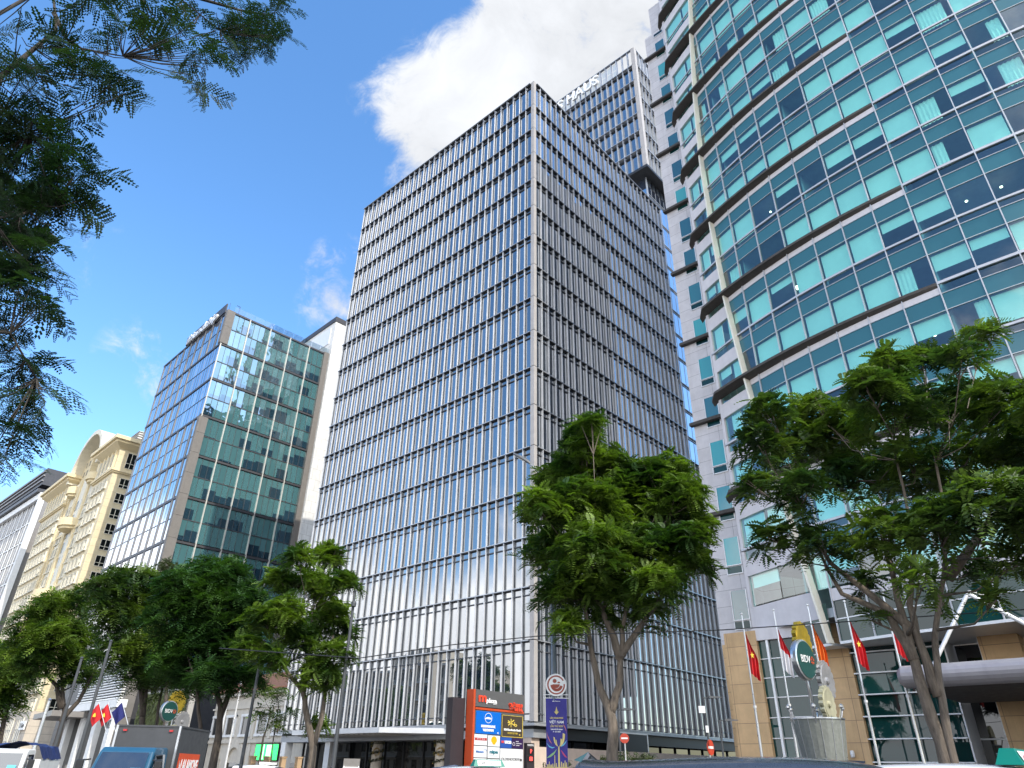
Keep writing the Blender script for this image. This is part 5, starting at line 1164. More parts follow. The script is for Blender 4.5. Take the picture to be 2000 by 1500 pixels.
def stroke(x0, v0, x1, v1, w=.045):
    p, q = Vector((x0*TW, tz(v0))), Vector((x1*TW, tz(v1))); d = (q-p).normalized(); e = Vector((-d.y, d.x))*w/2
    b.poly([FT.p(*(p-e).to_tuple()[:1], .037, (p-e).y), FT.p((q-e).x, .037, (q-e).y), FT.p((q+e).x, .037, (q+e).y), FT.p((p+e).x, .037, (p+e).y)])
stroke(.725, 585, .725, 735); stroke(.66, 620, .80, 700); stroke(.665, 705, .79, 600); stroke(.655, 655, .73, 655, .045); stroke(.80, 640, .80, 715)
b.build('emblem', 'gold', c); disc(c, 'emblem_bowl', 'gold', .825, 695, .11, .11, inner=.55); lab('KB Kookmin Bank', .755, 785, .23, 'white', 1.35, c, .008); lab('국민은행', .755, 845, .16, 'gold', .8, c) ; lab('9', .91, 868, .2, 'gold', .1, c)
c = cell(.0, .245, 897, 1080, 'cell_white'); MB().box(FT, .01*TW, .24*TW, .031, .035, tz(1000), tz(955)).build('red_band', 'deep_red', c); lab('V I T A L', .125, 977, .12, 'white', .6, c)
c = cell(.265, .50, 905, 1090, 'cell_white')
b = MB(); ps = [(.382+.058*math.sin(a)*(1 if abs(a) < 2.2 else .8), 985-70*math.cos(a)) for a in np.linspace(-2.5, 2.5, 18)]+[(.41, 1058), (.355, 1058)]
b.poly([FT.p(x*TW, .037, tz(v)) for x, v in ps]); b.build('shell_emblem', 'shell_orange', c)
c = cell(.515, .745, 922, 1108, 'uob_blue'); lab('UOB', .665, 1008, .30, 'white', .52, c, .014); lab('H', .555, 1005, .22, 'letter_red', .16, c, .012)
c = cell(.755, .985, 930, 1108, 'violet'); disc(c, 'drop', 'white', .79, 1030, .10, .14, inner=.78); lab('SHB', .86, 985, .11, 'white', .22, c); lab('FINANCIAL', .90, 1020, .1, 'white', .42, c); lab('GROUP', .87, 1055, .1, 'white', .26, c)
c = cell(.0, .245, 1095, 1285, 'cell_white'); lab('Masan', .11, 1190, .25, 'logo_blue', .55, c, .004); disc(c, 'swoosh', 'logo_blue', .17, 1180, .28, .2, a0=.1, a1=1.9, inner=.86)
c = cell(.265, .50, 1103, 1290, 'cell_white'); lab('nipa', .382, 1185, .36, 'logo_teal', .62, c, .008); MB().box(FT, .29*TW, .46*TW, .031, .034, tz(1255), tz(1250)).build('rule', 'logo_teal', c)
c = cell(.515, .985, 1118, 1480, 'cell_white'); lab('OLDENDORFF', .72, 1300, .30, 'sign_grey', 1.42, c); lab('n', .94, 1300, .3, 'sign_grey', .16, c, .02)
c = cell(.0, .245, 1300, 1480, 'cell_white'); disc(c, 'emblem', 'shin_blue', .12, 1385, .26, .33); disc(c, 'emblem_cap', 'cell_white', .12, 1390, .15, .10, n=.04)
c = cell(.265, .50, 1308, 1480, 'cell_white')

led = thing('parking_counter', 'small black display with red digits beside the tall tenant sign', 'display', (31.4, 27.1, 0))
FK = F((31.15, 26.9), (1, 0), (0, -1))
mat('led_red', (1.0, 0.06, 0.05), 0.5, var=0, emit=1.2)
MB().box(FK, 0, .62, -.2, 0, .0, 2.95).build('body', 'sign_dark', led); text('PARKING', .13, 'white', FK, .31, 2.84, .01, led, 'lettering', .01, width=.5)
for z, s in ((2.55, 'P'), (2.2, '88')):
    MB().box(FK, .06, .56, 0, .015, z-.15, z+.15).build('screen', 'black', led); text(s, .25, 'led_red', FK, .33, z, .02, led, 'digits', .01, bold=.01)

# ---------------------------------------------------------------- street lamps, poles
mat('pole_dark', (0.07, 0.075, 0.08), 0.55, 0.3, var=0.15); mat('pole_grey', (0.22, 0.24, 0.25), 0.5, 0.3, var=0.15); mat('head_grey', (0.12, 0.125, 0.13), 0.5, 0.3, var=0.12); mat('lens', (0.62, 0.62, 0.58), 0.25, var=0)
def street_lamp(label, x, y, h, head, m='pole_grey', r=.09, group='tall street lamps'):
    t = thing('street_lamp', label, 'street lamp', (x, y, 0), group); B = Vector((x, y, 0)); T = Vector((x, y, h)); Hd = Vector(head)
    MB().tube([B, B+Vector((0, 0, .5)), B+Vector((0, 0, .55)), T], [r*1.6, r*1.5, r*1.1, r*.7], 12).build('pole', m, t, smooth=True)
    d = Hd-T; MB().tube([T-Vector((0, 0, .05)), T.lerp(Hd, .35)+Vector((0, 0, d.length*.05)), Hd], [.05, .045, .04], 8).build('arm', m, t)
    dh = Vector((d.x, d.y, d.z*.6)).normalized(); s = Vector((-dh.y, dh.x, 0)).normalized(); up = dh.cross(s)*-1
    if up.z < 0: up = -up
    b = MB(); L = 1.0; prof = [(0, .06, .05), (.14, .13, .11), (.5, .21, .13), (.88, .18, .09), (L, .06, .03)]
    rings = []
    for q, w, hh in prof:
        c = Hd+dh*(q-.05); rings.append([c+s*w*math.cos(a)+up*(hh*math.sin(a) if math.sin(a) > 0 else .025*math.sin(a)) for a in np.linspace(0, 2*PI, 13)[:-1]])
    i0 = 0
    for rg in rings: b.v += [tuple(p) for p in rg]
    for j in range(len(rings)-1):
        for q in range(12): b.f.append((j*12+q, j*12+(q+1) % 12, (j+1)*12+(q+1) % 12, (j+1)*12+q)); b.mi.append(0)
    b.poly(rings[0]); b.poly(rings[-1]); b.build('lamp_head', 'head_grey', t, smooth=True)
    c = Hd+dh*.42-up*.03; MB().hexa([c-dh*.22-s*.1-up*.02, c+dh*.22-s*.1-up*.02, c+dh*.22+s*.1-up*.02, c-dh*.22+s*.1-up*.02, c-dh*.22-s*.1, c+dh*.22-s*.1, c+dh*.22+s*.1, c-dh*.22+s*.1]).build('lens', 'lens', t)
    return t
street_lamp('tall street lamp leaning out from the pole that carries the blue festival banner', 21.1, 16.95, 12.0, (20.83, 17.9, 13.2))
street_lamp('street lamp head poking out of the dark overhanging foliage', -.9, 9.1, 6.2, (.22, 8.98, 7.06))
for i, (x, y, h, lab_, mm) in enumerate(((20.8, 29.4, 9.3, 'slim dark pole with a camera, against the grey tower by the canopy', 'pole_dark'), (20.4, 36.7, 7.6, 'tall dark pole before the old cream building, beside the green screen', 'pole_dark'), (13.7, 39.7, 7.0, 'tall dark grey pole rising behind the truck cab through the trees', 'pole_dark'), (13.2, 41.6, 6.3, 'shorter grey pole behind the truck cab', 'pole_dark'), (12.4, 41.8, 4.3, 'pale pole between the leaning forked trunk and the truck cab', 'steel'))):
    t = thing('pole', lab_, 'pole', (x, y, 0), 'plain street poles')
    MB().tube([(x, y, 0), (x, y, .4), (x, y, h)], [.14, .10, .065], 10).build('shaft', mm, t); MB().lathe((x, y, h), [(.07, 0), (.09, .05), (.03, .12)], 10).build('cap', mm, t)
cc = thing('security_camera', 'small dark security camera high on the slim pole beside the entrance canopy', 'camera', (20.75, 29.4, 8.7))
b = MB(); b.lathe((20.72, 29.25, 8.55), [(.02, 0), (.12, .05), (.13, .2), (.1, .3)], 12); b.build('housing', 'pole_dark', cc); MB().tube([(20.8, 29.4, 8.9), (20.72, 29.25, 8.82)], .025, 6).build('bracket', 'pole_dark', cc)
def path_lamp(label, x, y, h, dx, dy):
    t = thing('path_lamp', label, 'street lamp', (x, y, 0), 'small flat lamps along the driveway')
    MB().tube([(x, y, 0), (x, y, h)], [.07, .05], 8).build('pole', 'pole_dark', t)
    f = F((x, y), (dx, dy), (-dy, dx)); b = MB(); b.box(f, -.1, .35, -.05, .05, h-.02, h+.04); b.hexa([f.p(.3, -.16, h-.02), f.p(1.05, -.12, h+.02), f.p(1.05, .12, h+.02), f.p(.3, .16, h-.02), f.p(.3, -.14, h+.12), f.p(1.05, -.1, h+.06), f.p(1.05, .1, h+.06), f.p(.3, .14, h+.12)]); b.build('lamp_head', 'pole_dark', t)
path_lamp('flat driveway lamp showing close beside the tree trunk', 37.4, 25.2, 4.85, .55, -.83)
path_lamp('tallest flat driveway lamp, on the pole with the white boxes', 40.0, 20.95, 5.5, .55, -.83)
path_lamp('flat driveway lamp close to the tan stone pier', 40.2, 20.25, 4.3, .55, -.83)
bx = thing('meter_box', 'two small white boxes fixed on the driveway lamp pole', 'box', (40, 20.95, 3.9))
FM = F((39.9, 21.0), (.55, -.83), (-.83, -.55)); MB().box(FM, -.28, .08, .0, .2, 4.7, 5.06).build('large_box', 'white', bx); MB().box(FM, .0, .16, .0, .15, 3.7, 4.05).build('small_box', 'white', bx)
def no_entry(label, x, y, z, r, A=(-.9, -.44, 0)):
    t = thing('no_entry_sign', label, 'road sign', (x, y, 0), 'no entry signs on the driveway')
    A = Vector(A).normalized(); X = Vector((-A.y, A.x, 0)); Z = Vector((0, 0, 1))
    MB().tube([(x, y, 0), (x, y, z+r)], .035, 8).build('post', 'steel', t)
    MB().lathe(Vector((x, y, z))+A*.05, [(r, 0), (r, .03)], 24, (A, X, Z)).build('disc', 'sign_red', t)
    f = F((x+A.x*.085, y+A.y*.085), (X.x, X.y), (A.x, A.y)); MB().box(f, -r*.72, r*.72, -.003, .004, z-r*.16, z+r*.16).build('bar', 'white', t)
mat('sign_red', (0.50, 0.06, 0.03), 0.5, var=0.08)
no_entry('small round no entry sign half behind the tree trunk', 31.6, 21.0, 3.1, .22); no_entry('red no entry sign at the end of the low wall, by the tan pier', 33.7, 17.65, 2.75, .33, (-.02, -1, 0))

# ---------------------------------------------------------------- festival banner and round emblem on the lamp pole
mat('banner_blue', (0.035, 0.03, 0.22), 0.7, var=0.12, scale=2); mat('banner_cream', (0.66, 0.53, 0.28), 0.7, var=0.06); mat('banner_gold', (0.62, 0.50, 0.18), 0.5, var=0.1, scale=6)
mat('sw_pink', (0.45, 0.05, 0.14), 0.6, var=0); mat('sw_cyan', (0.12, 0.42, 0.60), 0.6, var=0); mat('sw_green', (0.22, 0.40, 0.18), 0.6, var=0); mat('sw_coral', (0.55, 0.16, 0.12), 0.6, var=0)
BX, BY = 20.87, 17.13; bd = Vector((.46, -.57, 0)).normalized(); FBn = F((BX-.02, BY-.02), (bd.x, bd.y), (bd.y, -bd.x)); BWd = .74; BT, BB = 3.92, 1.35
bn = thing('festival_banner', 'long blue and gold film festival banner hanging from the street lamp pole', 'banner', (21.1, 16.95, 1.35))
b = MB(); n = 12
for i in range(n):
    for j in range(n):
        u0, u1, z0, z1 = BWd*i/n, BWd*(i+1)/n, BB+(BT-BB)*j/n, BB+(BT-BB)*(j+1)/n
        g = lambda u, z: .012*math.sin(u*9+z*2)
        b.cur = 1 if j < 2 else 0
        b.poly([FBn.p(u, .0+g(u, z), z) for u, z in ((u0, z0), (u1, z0), (u1, z1), (u0, z1))])
b.build('cloth', ['banner_blue', 'banner_cream'], bn)
def bt(s, z, size, m, w): text(s, size, m, FBn, BWd/2, z, .022, bn, 'lettering', .004, width=w, bold=.002)
bt('LIÊN HOAN PHIM', 3.29, .075, 'banner_gold', .46); bt('VIỆT NAM', 3.16, .12, 'white', .50); bt('LẦN THỨ XXIV', 3.03, .09, 'banner_gold', .46); bt('THÀNH PHỐ HỒ CHÍ MINH', 2.93, .045, 'white', .42); bt('21 - 25.11.2025', 2.86, .05, 'white', .26)
bt('BỘ VĂN HÓA', 3.83, .03, 'white', .28); bt('CHÀO MỪNG LIÊN HOAN PHIM', 1.62, .04, 'sign_grey', .5)
def ribbon(pts, w, m, name):
    b = MB()
    for (a, c) in zip(pts[:-1], pts[1:]):
        w0, w1 = w*math.sin(PI*min(1, pts.index(a)/(len(pts)-1)+.03))+.003, w*math.sin(PI*min(1, pts.index(c)/(len(pts)-1)+.03))+.003
        b.poly([FBn.p(a[0], .018, a[1]-w0), FBn.p(c[0], .018, c[1]-w1), FBn.p(c[0], .018, c[1]+w1), FBn.p(a[0], .018, a[1]+w0)])
    b.build(name, m, bn)
ribbon([(.02, 2.85), (.06, 2.7), (.12, 2.58), (.2, 2.48)], .03, 'sw_coral', 'ribbon'); ribbon([(.02, 2.5), (.1, 2.4), (.2, 2.36), (.3, 2.38)], .02, 'sw_cyan', 'ribbon')
ribbon([(.02, 2.05), (.15, 2.12), (.27, 2.2), (.36, 2.32)], .04, 'sw_green', 'ribbon'); ribbon([(.5, 2.3), (.57, 2.2), (.64, 2.12), (.72, 2.06)], .04, 'sw_pink', 'ribbon'); ribbon([(.5, 2.4), (.6, 2.46), (.66, 2.52), (.72, 2.6)], .03, 'sw_cyan', 'ribbon'); ribbon([(.6, 3.1), (.66, 3.0), (.7, 2.9), (.72, 2.78)], .03, 'sw_coral', 'ribbon')
b = MB()
b.poly([FBn.p(.40, .02, 1.78), FBn.p(.47, .02, 1.78), FBn.p(.455, .02, 2.4), FBn.p(.415, .02, 2.4)])
for s0, s1, r0 in ((.25, .30, .30), (.32, .36, .22), (.50, .55, .25), (.58, .66, .42)):
    pts = [(.435+(s0-.435)*math.sin(t*1.5), 2.4+r0*t*t) for t in np.linspace(0.1, 1, 6)]; p2 = [(.435+(s1-.435)*math.sin(t*1.5), 2.4+r0*t*t*.92) for t in np.linspace(0.1, 1, 6)]
    for q in range(5): b.poly([FBn.p(pts[q][0], .02, pts[q][1]), FBn.p(p2[q][0], .02, p2[q][1]), FBn.p(p2[q+1][0], .02, p2[q+1][1]), FBn.p(pts[q+1][0], .02, pts[q+1][1])])
for x, h, w_ in ((.05, .08, .05), (.1, .16, .03), (.16, .07, .06), (.22, .1, .04), (.29, .36, .03), (.34, .12, .04), (.52, .16, .04), (.58, .12, .05), (.64, .2, .04), (.69, .14, .04)): b.poly([FBn.p(x-w_/2, .02, 1.76), FBn.p(x+w_/2, .02, 1.76), FBn.p(x+w_*.3, .02, 1.78+h), FBn.p(x-w_*.3, .02, 1.78+h)])
for sx in (-1, 1): b.poly([FBn.p(.37, .02, 3.40), FBn.p(.37+sx*.09, .02, 3.50), FBn.p(.37+sx*.045, .02, 3.49), FBn.p(.37, .02, 3.66), FBn.p(.37-sx*.01, .02, 3.5)])
b.build('golden_tower_print', 'banner_gold', bn)
b = MB(); b.tube([FBn.p(-.1, -.04, BT+.02), FBn.p(BWd+.1, -.04, BT+.02)], .012, 6); b.tube([FBn.p(-.1, -.04, BT+.13), FBn.p(BWd+.1, -.04, BT+.13)], .012, 6); b.build('rail', 'steel', bn)
em = thing('round_emblem', 'round white and brown emblem sign above the blue banner', 'sign', (21.1, 16.95, 4.2))
A = Vector((bd.y, -bd.x, 0)); Z = Vector((0, 0, 1)); cE = Vector(FBn.p(BWd/2, 0, 4.37))
mat('emblem_brown', (0.30, 0.05, 0.025), 0.5, var=0.05)
MB().lathe(cE-A*.03, [(.375, 0), (.375, .05)], 32, (A, bd, Z)).build('disc', 'white', em)
def ering(r0, r1, a0, a1, n, m, name, cx=0, cz=0, k=28):
    b = MB()
    for j in range(k):
        p, q = a0+(a1-a0)*j/k, a0+(a1-a0)*(j+1)/k
        P = lambda r, a: tuple(cE+A*n+bd*(cx+r*math.cos(a))+Z*(cz+r*math.sin(a)))
        b.poly([P(r0, p), P(r1, p), P(r1, q), P(r0, q)])
    b.build(name, m, em)
ering(.27, .32, .5, 2*PI+.1, .024, 'emblem_brown', 'outer_ring'); ering(.0, .13, PI, 2*PI, .026, 'emblem_brown', 'bowl', 0, .02); ering(.12, .22, PI, 1.95*PI, .025, 'emblem_brown', 'hull', .02, .0); ering(0, .07, 0, 2*PI, .027, 'emblem_brown', 'crest', -.05, .13); ering(.0, .05, 0, PI, .027, 'emblem_brown', 'wave', .1, .06)

# ---------------------------------------------------------------- flags by the teal tower
mat('flag_red', (0.62, 0.02, 0.025), 0.7, var=0.15, scale=3); mat('flag_white', (0.72, 0.71, 0.72), 0.7, var=0.08); mat('flag_orange', (0.75, 0.16, 0.015), 0.7, var=0.12); mat('flag_yellow', (0.85, 0.60, 0.05), 0.7, var=0.05); mat('flag_blue', (0.015, 0.02, 0.14), 0.7, var=0.1)
def limp_flag(label, x, y, top, drop, m, m2=None, side=1, grp='flags in front of the curved teal tower'):
    """cloth sliding down its pole in folds"""
    t = thing('flag', label, 'flag', (x, y, top-drop), grp); nz_, nu = 14, 16; rows_ = []
    for i in range(nz_+1):
        s = i/nz_; wid = .08+.30*math.sin(min(1, s*1.5)*PI*.62); rows_.append([])
        for j in range(nu+1):
            q = j/nu; fold = math.sin(q*PI*5+s*1.5)*.07*(.4+q); hang = -q*.50*(1-s*.3)
            rows_[-1].append(Vector((x, y, top-s*drop*.74+hang))+Vector((.62, -.78, 0))*(.06+q*wid)*side+Vector((.78, .62, 0))*fold)
    b = MB()
    for i in range(nz_):
        for j in range(nu):
            b.cur = 1 if m2 and i < nz_//2 else 0
            b.poly([rows_[i][j], rows_[i][j+1], rows_[i+1][j+1], rows_[i+1][j]])
    b.build('cloth', [m, m2] if m2 else m, t); return t, rows_
def star(t, rows_, m='flag_yellow'):
    c = rows_[7][6]; n = Vector((-.80, -.58, 0)).normalized(); X = Vector((.58, -.80, 0)); b = MB(); ps = []
    for k in range(10):
        r = .16 if k % 2 == 0 else .065; a = PI/2+k*PI/5; ps.append(c+n*.12+X*r*math.cos(a)*.6+Vector((0, 0, r*math.sin(a))))
    b.poly(ps); b.build('star', m, t)
FP = [(32.85, 14.72, 8.35), (33.4, 13.35, 8.45), (33.97, 11.92, 8.6), (34.45, 10.39, 8.65), (34.9, 8.8, 8.95)]
fl = [('red flag hanging in front of the first tan pier, next to the grey tower', 'flag_red', None), ('white flag with a red upper half, behind the round green sign', 'flag_white', 'flag_red'), ('orange flag hanging limp beside the golden fan flower', 'flag_orange', None), ('red flag with a small star, in front of the dark windows beyond the sculpture', 'flag_red', None), ('red flag with a yellow patch, half behind the leaning tree trunk', 'flag_red', 'flag_red')]
pl_ = ['thin chrome flagpole carrying the red flag before the first tan pier', 'thin chrome flagpole carrying the white and red flag', 'thin chrome flagpole carrying the orange flag', 'thin chrome flagpole carrying the red star flag', 'thin chrome flagpole behind the leaning tree trunk']
for (x, y, h), (lb, m1, m2), pb in zip(FP, fl, pl_):
    t = thing('flagpole', pb, 'flagpole', (x, y, 0), 'flagpoles in front of the curved teal tower')
    MB().tube([(x, y, 0), (x, y, h*.52), (x, y, h*.52+.01), (x, y, h)], [.065, .055, .042, .03], 10).build('shaft', 'steel', t, smooth=False)
    MB().lathe((x, y, h), [(.02, 0), (.06, .03), (.06, .09), (.02, .12)], 12).build('finial', 'steel', t); MB().lathe((x, y, h*.52), [(.075, -.05), (.075, .05)], 12).build('joint', 'white_metal', t)
    tf, rw = limp_flag(lb, x, y, h-.75, 2.5, m1, m2 if m2 != m1 else None)
    if m1 == 'flag_red': star(tf, rw)
def slant_flag(label, x, y, z, m, star_=True):
    t = thing('flag', label, 'flag', (x, y, z), 'small flags on the glass block podium'); d = Vector((-.35, .35, .87)); nU = 8; b = MB(); g = []
    for i in range(nU+1):
        g.append([Vector((x, y, z))+d*(i/nU*1.6)+Vector((-.35, .6, -.72))*(j/nU*1.5)+Vector((.7, .5, 0))*math.sin(j*.9+i*.4)*.08 for j in range(nU+1)])
    for i in range(nU):
        for j in range(nU): b.poly([g[i][j], g[i][j+1], g[i+1][j+1], g[i+1][j]])
    b.build('cloth', m, t)
    if star_: c = g[4][4]+Vector((-.15, -.15, 0)); b = MB(); b.poly([c+Vector((0, 0, .25)), c+Vector((.1, -.1, .05)), c+Vector((.12, -.12, -.2)), c+Vector((-.12, .12, -.2)), c+Vector((-.1, .1, .05))]); b.build('star', 'flag_yellow', t)
    p = thing('flag_staff', 'slanting staff of the ' + label.split(',')[0].split(' over')[0].split(' between')[0] + (' closer to the trunks' if 'between' in label else ' on the podium'), 'flagpole', (x, y, 0), 'small staffs on the glass block podium'); MB().tube([Vector((x, y, z))-d*5.5, Vector((x, y, z))+d*1.75], .05, 8).build('shaft', 'steel', p)
slant_flag('small red flag over the truck cab, on the staff farthest from the dark blue flag', 34.2, 95.0, 6.4, 'flag_red'); slant_flag('small red flag between the other red flag and the dark blue flag', 35.0, 94.4, 6.4, 'flag_red'); slant_flag('small dark blue flag over the truck box', 36.2, 93.6, 6.6, 'flag_blue', False)

# ---------------------------------------------------------------- flower basket sculpture with round sign
mat('bidv_green', (0.008, 0.055, 0.048), 0.35, var=0.08); mat('metal_petal', (0.42, 0.42, 0.42), 0.4, 0.6, var=0.15, scale=4); mat('gold_petal', (0.40, 0.29, 0.03), 0.4, 0.5, var=0.2, scale=4); mat('pale_petal', (0.50, 0.48, 0.33), 0.45, 0.4, var=0.15, scale=4)
mat('mesh_grey', (0.22, 0.23, 0.205), 0.6, 0.3, var=0.2, scale=8, streak=0.3); mat('dish_blue', (0.03, 0.05, 0.10), 0.5, var=0.2, scale=3)
def basket(label):
    """built at its own origin, front towards -y"""
    t = thing('basket_sculpture', label, 'sculpture', (0, 0, 0), 'flower basket sculptures with round signs')
    A = Vector((-.12, -.99, 0)).normalized()
    b = MB(); b.lathe((0, 0, 0), [(.75, 0), (1.0, 2.05), (1.02, 2.1), (.96, 2.06), (.72, .3)], 28); b.build('basket', 'mesh_grey', t)
    b = MB()
    for k in range(14):
        a = 2*PI*k/14; b.tube([(.755*math.cos(a), .755*math.sin(a), 0), (1.005*math.cos(a), 1.005*math.sin(a), 2.05)], .014, 5)
    b.tube([(1.01*math.cos(a), 1.01*math.sin(a), 2.08) for a in np.linspace(0, 2*PI, 29)], .035, 6, False); b.build('basket_frame', 'steel', t)
    b = MB(); b.lathe((0, 0, 0), [(.7, .0), (1.25, .28), (1.45, .62), (1.38, .62), (1.1, .3), (.6, .1)], 28); b.build('dish', 'dish_blue', t)
    b = MB(); b.lathe((0, 0, 0), [(.35, -1.5), (.3, 0)], 12); b.build('stand', 'dish_blue', t)
    b = MB()
    for k in range(6):
        a = 2*PI*k/6+.3; b.tube([(.95*math.cos(a), .95*math.sin(a), 1.9), (1.12*math.cos(a), 1.12*math.sin(a), 2.42)], .035, 6); b.lathe((1.14*math.cos(a), 1.14*math.sin(a), 2.42), [(.02, 0), (.09, .05), (.09, .12), (.02, .18)], 8)
    b.each('bud', 'steel', t)
    b = MB()
    for q in ((.15, .1, 0), (-.2, .0, 0)): b.tube([(q[0], q[1], 1.0), (q[0]*2, q[1]*2, 4.3)], .06, 8)
    b.build('stems', 'steel', t)
    X = Vector((A.y, -A.x, 0)); X = -X if X.x < 0 else X; Z = Vector((0, 0, 1))
    def flower(name, c, r, m, tilt=0, k=16):
        c = Vector(c); N = (A+Vector((.12, 0, tilt))).normalized(); X1 = N.cross(Z).normalized(); Z1 = X1.cross(N); b = MB()
        for j in range(k):
            a = 2*PI*j/k; d = X1*math.cos(a)+Z1*math.sin(a); e = N.cross(d); w = r*.20
            b.hexa([c-e*w*.3-N*.06, c+d*r*.97-e*w-N*.05, c+d*r*.97+e*w-N*.05, c+e*w*.3-N*.06, c-e*w*.3+N*.05, c+d*r*.9-e*w*.9+N*.12, c+d*r*.9+e*w*.9+N*.12, c+e*w*.3+N*.05])
            b.lathe(c+d*r*.92+N*.0, [(w*1.02, -.07), (w*1.02, .10)], 8, (N, X1, Z1))
        b.lathe(c, [(r*.22, .04), (r*.18, .14), (.01, .17)], 12, (N, X1, Z1)); b.build(name, m, t)
    flower('gold_flower', (.25, .15, 5.05), .78, 'gold_petal'); flower('silver_flower', (.75, -.35, 3.55), .72, 'metal_petal'); flower('pale_flower', (-.15, -.55, 2.6), .62, 'pale_petal')
    c = Vector((-.62, -.1, 4.25)); N = A; X1 = Vector((-N.y, N.x, 0)); 
    MB().lathe(c-N*.14, [(.70, 0), (.78, .03), (.80, .14), (.78, .25), (.70, .28)], 36, (N, X1, Z)).build('sign_rim', 'steel', t)
    b = MB(); b.lathe(c, [(.71, .14), (.71, .155)], 36, (N, X1, Z)); b.build('sign_face', 'bidv_green', t)
    f = F((c.x+N.x*.16, c.y+N.y*.16), (X1.x, X1.y), (N.x, N.y)); text('BIDV', .40, 'white', f, -.12, c.z, .012, t, 'lettering', .012, width=.72); 
    b = MB()
    for k in range(5):
        a = PI/2+2*PI*k/5; b.poly([f.p(.42+.03*math.cos(a), .018, c.z+.03*math.sin(a)), f.p(.42+.16*math.cos(a-.4), .018, c.z+.16*math.sin(a-.4)), f.p(.42+.16*math.cos(a+.4), .018, c.z+.16*math.sin(a+.4))])
    b.build('flower_mark', 'sign_orange', t)
    MB().tube([c-Z*.75-N*.02, (-.25, 0, 1.8)], .05, 8).build('sign_post', 'steel', t)
    return t
bk = basket('metal flower basket sculpture with a round green sign in front of the curved teal tower')
bk.location = (31.0, 11.35, 1.55)
copy_thing(bk, (28.0, 62.8, 1.2), .35, 'second flower basket sculpture with round green sign, showing just above the truck', 'flower basket sculptures with round signs')

# ---------------------------------------------------------------- cable over the street, white flag posts, small street things
cb = thing('overhead_cable', 'single black cable sagging across the street in front of both towers', 'cable', (20.8, 11, 5.6))
pts = [(12.0, 24.5, 5.2), (14.2, 19.4, 4.72), (16.3, 17.4, 5.2), (18.4, 15.4, 5.56), (21.6, 10.4, 5.68), (23.2, 6.1, 5.76), (23.9, 2.6, 5.73), (24.3, -4, 6.1)]
MB().tube(pts, .016, 6).build('wire', 'black', cb)
for i, (x, y, h) in enumerate(((27.6, 53.3, 7.2), (28.2, 52.9, 7.6))):
    t = thing('flagpole', ['white bare flagpole over the truck’s rear corner', 'white bare flagpole closer to the green screen'][i], 'flagpole', (x, y, 0), 'white bare flagpoles')
    MB().tube([(x, y, 0), (x, y, h)], [.08, .05], 10).build('shaft', 'white_metal', t); MB().lathe((x, y, h), [(.02, 0), (.08, .05), (.02, .14)], 10).build('finial', 'white_metal', t)
mat('bollard_tan', (0.45, 0.31, 0.18), 0.8, var=0.15)
for i, (x, y) in enumerate(((29.8, 52.1), (30.65, 51.6), (31.6, 51.0), (32.55, 50.4))):
    t = thing('bollard', 'square tan bollard in the row of four before the old cream building', 'bollard', (x, y, 0), 'tan bollards')
    b = MB(); b.box(WF, x-.18, x+.18, y-.18, y+.18, 0, 2.2); b.build('shaft', 'bollard_tan', t); b = MB(); b.box(WF, x-.22, x+.22, y-.22, y+.22, 2.2, 2.3); b.build('cap', 'bollard_tan', t)
nb_ = thing('notice_board', 'brown notice board on white posts under the entrance canopy', 'board', (29.7, 40.2, 0))
fn = F((29.4, 40.5), (.80, -.6), (-.6, -.8)); MB().box(fn, 0, 1.0, -.03, .03, .7, 2.15).build('board', 'bar_taupe', nb_); b = MB(); b.box(fn, .02, .08, .03, .08, 0, 1.75); b.box(fn, .92, .98, .03, .08, 0, 1.75); b.box(fn, .0, 1.0, .03, .09, 1.6, 1.7); b.build('rail', 'white', nb_)

# ---------------------------------------------------------------- vehicles
mat('car_white', (0.76, 0.77, 0.77), 0.22, var=0.02, coat=0.6); mat('car_navy', (0.030, 0.036, 0.048), 0.28, var=0.1, scale=8, coat=0.7); mat('cab_blue', (0.018, 0.085, 0.15), 0.35, var=0.08, coat=0.4)
mat('tyre', (0.02, 0.02, 0.02), 0.9, var=0.1); mat('rim', (0.45, 0.45, 0.46), 0.35, 0.8, var=0.05); mat('headlight', (0.75, 0.76, 0.78), 0.12, var=0, coat=0.5); mat('tail_red', (0.45, 0.02, 0.02), 0.2, var=0)
mat('taxi_green', (0.0, 0.17, 0.12), 0.35, var=0.05); mat('box_grey', (0.055, 0.057, 0.06), 0.6, var=0.15, scale=2, streak=0.2); mat('cargo_orange', (0.62, 0.075, 0.02), 0.5, var=0.05); mat('tarp_blue', (0.012, 0.025, 0.10), 0.6, var=0.3, scale=3, bump=.4, bscale=4)
glass('car_glass', base=(0.012, 0.016, 0.020), r0=0.16, r1=0.85, pw=3)
def wheel(root, x, y, r, w, s):
    f = MB().lathe((x, y, r), [(r*.62, -w/2), (r*.97, -w/2), (r, -w*.3), (r, w*.3), (r*.97, w/2), (r*.62, w/2)], 22, (Vector((0, s, 0)), Vector((1, 0, 0)), Vector((0, 0, 1)))).build('wheel', 'tyre', root)
    MB().lathe((x, y+s*w*.18, r), [(r*.63, 0), (r*.60, w*.30), (r*.2, w*.36), (.02, w*.36)], 16, (Vector((0, s, 0)), Vector((1, 0, 0)), Vector((0, 0, 1)))).build('rim', 'rim', f)
